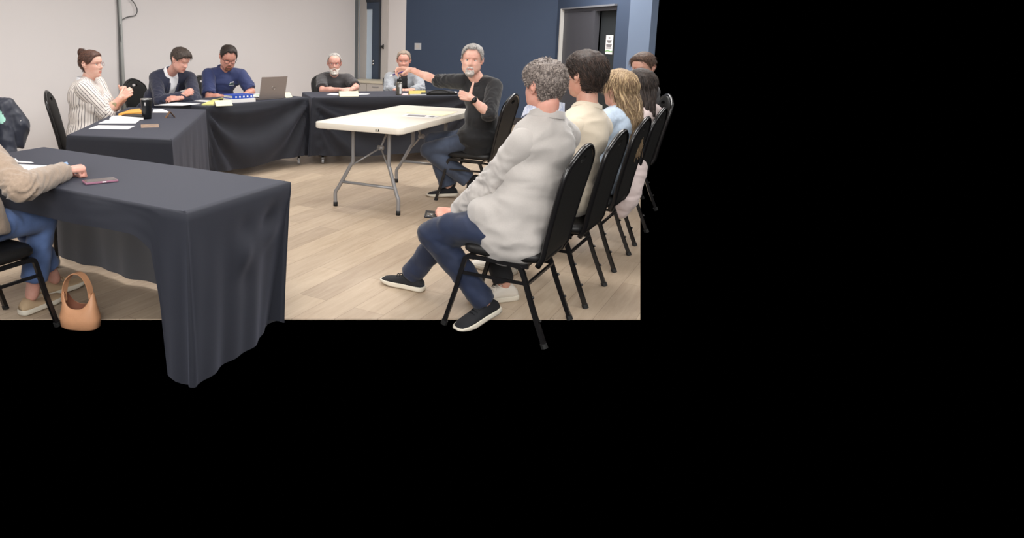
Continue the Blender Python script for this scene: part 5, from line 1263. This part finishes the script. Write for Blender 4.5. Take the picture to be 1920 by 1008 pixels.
# phone in the blazer man's hand
hp = k7['hands']['L']; c = hp((.085, .0, -.020)); x_ = (hp((1, 0, 0)) - hp((0, 0, 0))); Rm = basis(x_, hp((0, 0, 1)) - hp((0, 0, 0))) @ Matrix.Rotation(math.radians(-12), 3, 'Y') @ Matrix.Rotation(math.radians(26), 3, 'X')
po = MB().box(c, (.145, .070, .009), Rm, bev=.003).build('phone_case', mat('phone_black', lin(30, 30, 32), .3)); tag(po, 'black phone held by the person in the oatmeal blazer', 'phone'); po.name = 'phone'
cc = c + Rm @ Vector((.045, .015, .006)); kk = MB(); kk.box(cc, (.034, .034, .003), Rm); 
for dx in (-.008, .008): kk.tube([cc + Rm @ Vector((dx, dx, .001)), cc + Rm @ Vector((dx, dx, .004))], .006, 10)
kk.build('camera_bump', M_chrome, po)
# pen in the pointing hand, pen in the writing hand, wristwatch
hp = k6['hands']['R']; pe = MB(); pe.tube([hp((.055, .02, -.03)), hp((.16, -.03, -.045))], .0065, 10); o = pe.build('marker', mat('purple_marker', lin(70, 44, 120), .4), smooth=True); tag(o, 'purple marker held in the pointing hand', 'marker')
e_ = MB(); e_.tube([hp((.16, -.03, -.045)), hp((.185, -.042, -.049))], .0072, 10); e_.build('cap', M_paper, o, smooth=True)
hp = k3['hands']['R']; pe = MB(); pe.tube([hp((.05, .03, .03)), hp((.13, .005, -.045))], .004, 8); tag(pe.build('pen', mat('pen_white', lin(210, 214, 226), .4)), 'pale pen in the hand of the person in the blue polo', 'pen')
def wrist_band(kk_, side, m, name, f=.90, r=.031, w_=.022, face=True):
    a = kk_['EL'][side]; b_ = kk_['WR'][side]; c = a.lerp(b_, f); t_ = (b_ - a).normalized(); org = Vector(kk_['org'])
    mb = MB(); mb.tube([c - t_ * w_ / 2 - org, c + t_ * w_ / 2 - org], r, 24); o = mb.build(name, m, kk_['root'], smooth=True)
    hd_ = (kk_['hands'][side]((0, 0, 1)) - kk_['hands'][side]((0, 0, 0))); hd_ = (hd_ - t_ * hd_.dot(t_)).normalized()
    if face: mb = MB(); mb.tube([c + hd_ * (r - .002) - org, c + hd_ * (r + .008) - org], .020, 20); mb.build('dial', mat('watch_dial', lin(20, 20, 22), .15), o, smooth=True)
    return o
wrist_band(k6, 'L', M_rubber, 'wristwatch', .90, .034)
# tattoo on the forearm nearest the camera
_a, _b = k1['EL']['R'], k1['WR']['R']; _t = (_b - _a).normalized(); _n = Vector((.25, -1, .15)); _n = (_n - _t * _n.dot(_t)).normalized(); _R = Matrix((_t, _n.cross(_t), _n)).transposed()
_m = MB(); _m.add(*sph(_a.lerp(_b, .50) + _n * .0345 - Vector(k1['org']), (.038, .020, .005), _R)); _m.build('tattoo', mat('tattoo_ink', lin(150, 138, 104), .6, var=.3, vscale=60), k1['root'], smooth=True)
# collar of the floral shirt inside the blazer
def band(kk_, m, name, r0, r1, h, z0=.0, op=.4, tilt=.05):
    N, Sn, Tc = kk_['N'], kk_['Sn'], kk_['Tc']; nn = 28; V = []; org = Vector(kk_['org'])
    for (rr, zz) in ((r0, -.02), (r0, h * .5), (r1, h), (r1 * 1.07, h), (r0 * 1.10, -.012)):
        for k in range(nn + 1):
            q = op + (2 * math.pi - 2 * op) * k / nn; fr = sst((math.cos(q) + .3) / 1.3)
            V.append(N + Sn * (z0 + zz - tilt * fr) + Tc @ Vector((math.cos(q) * rr + .014 + .02 * fr, math.sin(q) * rr * 1.05, 0)) - org)
    F = [(i * (nn + 1) + k, i * (nn + 1) + k + 1, (i + 1) * (nn + 1) + k + 1, (i + 1) * (nn + 1) + k) for i in range(4) for k in range(nn)]
    return link(name, V, F, m, kk_['root'])
band(k7, M_floral, 'shirt_collar', .080, .075, .040, .030, .35, .05)
# breast emblem on the polo: a small pale hill over a green stroke, with a line of lettering
def on_chest(kk_, z, y):
    best = None
    for v in kk_['co']:
        q = kk_['Tc'].transposed() @ (Vector(v) - kk_['hip'])
        if abs(q.y - y) < .015 and abs(q.z - z) < .015 and (best is None or q.x > best): best = q.x
    return kk_['hip'] + kk_['Tc'] @ Vector(((best or .15) + .003, y, z)) - Vector(kk_['org'])
zc = k3['S'].length * .80
for (pts_, r_, m_, nm) in (([(.045, 0), (.062, .018), (.075, .006), (.09, .022), (.105, .0)], .004, M_white, 'emblem_hill'), ([(.042, -.008), (.07, -.004), (.108, -.009)], .0035, mat('emblem_green', lin(110, 160, 90), .7), 'emblem_stroke'), ([(.04, -.022), (.11, -.022)], .0028, M_white, 'emblem_lettering')):
    MB().tube([on_chest(k3, zc + dz, y) for y, dz in pts_], r_, 6).build(nm, m_, k3['root'], smooth=True)
# ------------------------------------------------------------------ credenza behind the far table
ca = far(664, 150) - UX * .55; cb = far(722, 150) - UX * .55
ca = on_line(B0 - UX * .5, B1 - UX * .5, 655, 150); cb = on_line(B0 - UX * .5, B1 - UX * .5, 722, 150)
zt_ = P(690, 151, (ca.y + cb.y) / 2).z
cd = empty('credenza', (ca + cb) / 2, math.atan2((cb - ca).y, (cb - ca).x), 'low grey cabinet with a pale top against the far wall, behind the far table', 'cabinet'); wd = (cb - ca).length
MB().box((0, .20, zt_ / 2 - .02), (wd, .40, zt_ - .04)).build('body', mat('cabinet_grey', lin(196, 190, 184), .6), cd)
MB().box((0, .19, zt_ - .02), (wd + .02, .44, .04)).build('top', mat('cabinet_top', lin(214, 206, 186), .5), cd)
nd = 2
for k in range(nd):
    x = -wd / 2 + wd * (k + .5) / nd
    d = MB().box((x, -.006, zt_ - .14), (wd / nd - .012, .014, .17)).build('drawer', MATS['cabinet_grey'], cd)
    MB().box((x, -.018, zt_ - .10), (.12, .012, .010)).build('handle', M_steel, d)
    d = MB().box((x, -.006, (zt_ - .23) / 2), (wd / nd - .012, .014, zt_ - .25)).build('door', MATS['cabinet_grey'], cd)
# ------------------------------------------------------------------ tan handbag on the floor beside the nearest chair
bc = Vector((-1.185, 3.37, 0)); bag = empty('handbag', bc, math.radians(-12), 'tan leather handbag with a wide strap on the floor beside the nearest chair', 'bag')
M_lea = mat('tan_leather', lin(204, 150, 112), .5, bump=.25, bscale=160, var=.06, vscale=12); M_lin = mat('bag_lining', lin(112, 66, 46), .8)
V = []; n = 36; lv = [(0, .085, .045), (.01, .10, .055), (.06, .105, .058), (.11, .092, .050), (.15, .080, .042)]
for z, rx, ry in lv:
    for k in range(n): a = 2 * math.pi * k / n; V.append((rx * math.copysign(abs(math.cos(a)) ** .8, math.cos(a)), ry * math.copysign(abs(math.sin(a)) ** .8, math.sin(a)), z * (1 - (.28 * (abs(math.sin(a)) ** 2) if z > .1 else 0)) + (.035 * abs(math.cos(a)) ** 4 if z > .14 else 0)))
for k in range(n): v = V[-n]; V.append((v[0] * .94, v[1] * .9, v[2])) if False else V.append((V[(len(lv) - 1) * n + k][0] * .94, V[(len(lv) - 1) * n + k][1] * .90, V[(len(lv) - 1) * n + k][2]))
for k in range(n): v = V[n + k]; V.append((v[0] * .9, v[1] * .85, .03))
nr = len(lv) + 2; F = [(i * n + k, i * n + (k + 1) % n, (i + 1) * n + (k + 1) % n, (i + 1) * n + k) for i in range(nr - 1) for k in range(n)] + [tuple(range(n))[::-1], tuple((nr - 1) * n + k for k in range(n))]
mi = [0] * ((len(lv)) * n) + [1] * n + [0, 1]
link('body', V, F, [M_lea, M_lin], bag, (0, 0, 0), True, mi)
def ribbon(mb, pts_, w_, th=.004, wd=Vector((0, 1, 0))):
    pts_ = curvept(pts_, 6); V = []
    for i, p in enumerate(pts_):
        t_ = (pts_[min(i + 1, len(pts_) - 1)] - pts_[max(i - 1, 0)]).normalized(); n_ = t_.cross(wd).normalized()
        V += [p + wd * w_ / 2 + n_ * th / 2, p - wd * w_ / 2 + n_ * th / 2, p - wd * w_ / 2 - n_ * th / 2, p + wd * w_ / 2 - n_ * th / 2]
    F = [(i * 4 + k, i * 4 + (k + 1) % 4, (i + 1) * 4 + (k + 1) % 4, (i + 1) * 4 + k) for i in range(len(pts_) - 1) for k in range(4)] + [(0, 1, 2, 3), (len(V) - 1, len(V) - 2, len(V) - 3, len(V) - 4)]
    mb.add(V, F); return mb
o = ribbon(MB(), [(-.082, 0, .13), (-.078, 0, .18), (-.062, 0, .235), (-.03, 0, .272), (.005, 0, .28), (.035, 0, .262), (.058, 0, .215), (.066, 0, .16), (.078, 0, .13)], .034, .005, Vector((.25, .97, 0)).normalized()).build('strap', M_lea, bag); autosmooth(o, 30)
for x, z in ((-.080, .162), (.064, .172)): MB().box((x, 0, z), (.012, .040, .022), Matrix.Rotation(.25, 3, 'Z'), bev=.003).build('strap_tab', M_lea, bag)
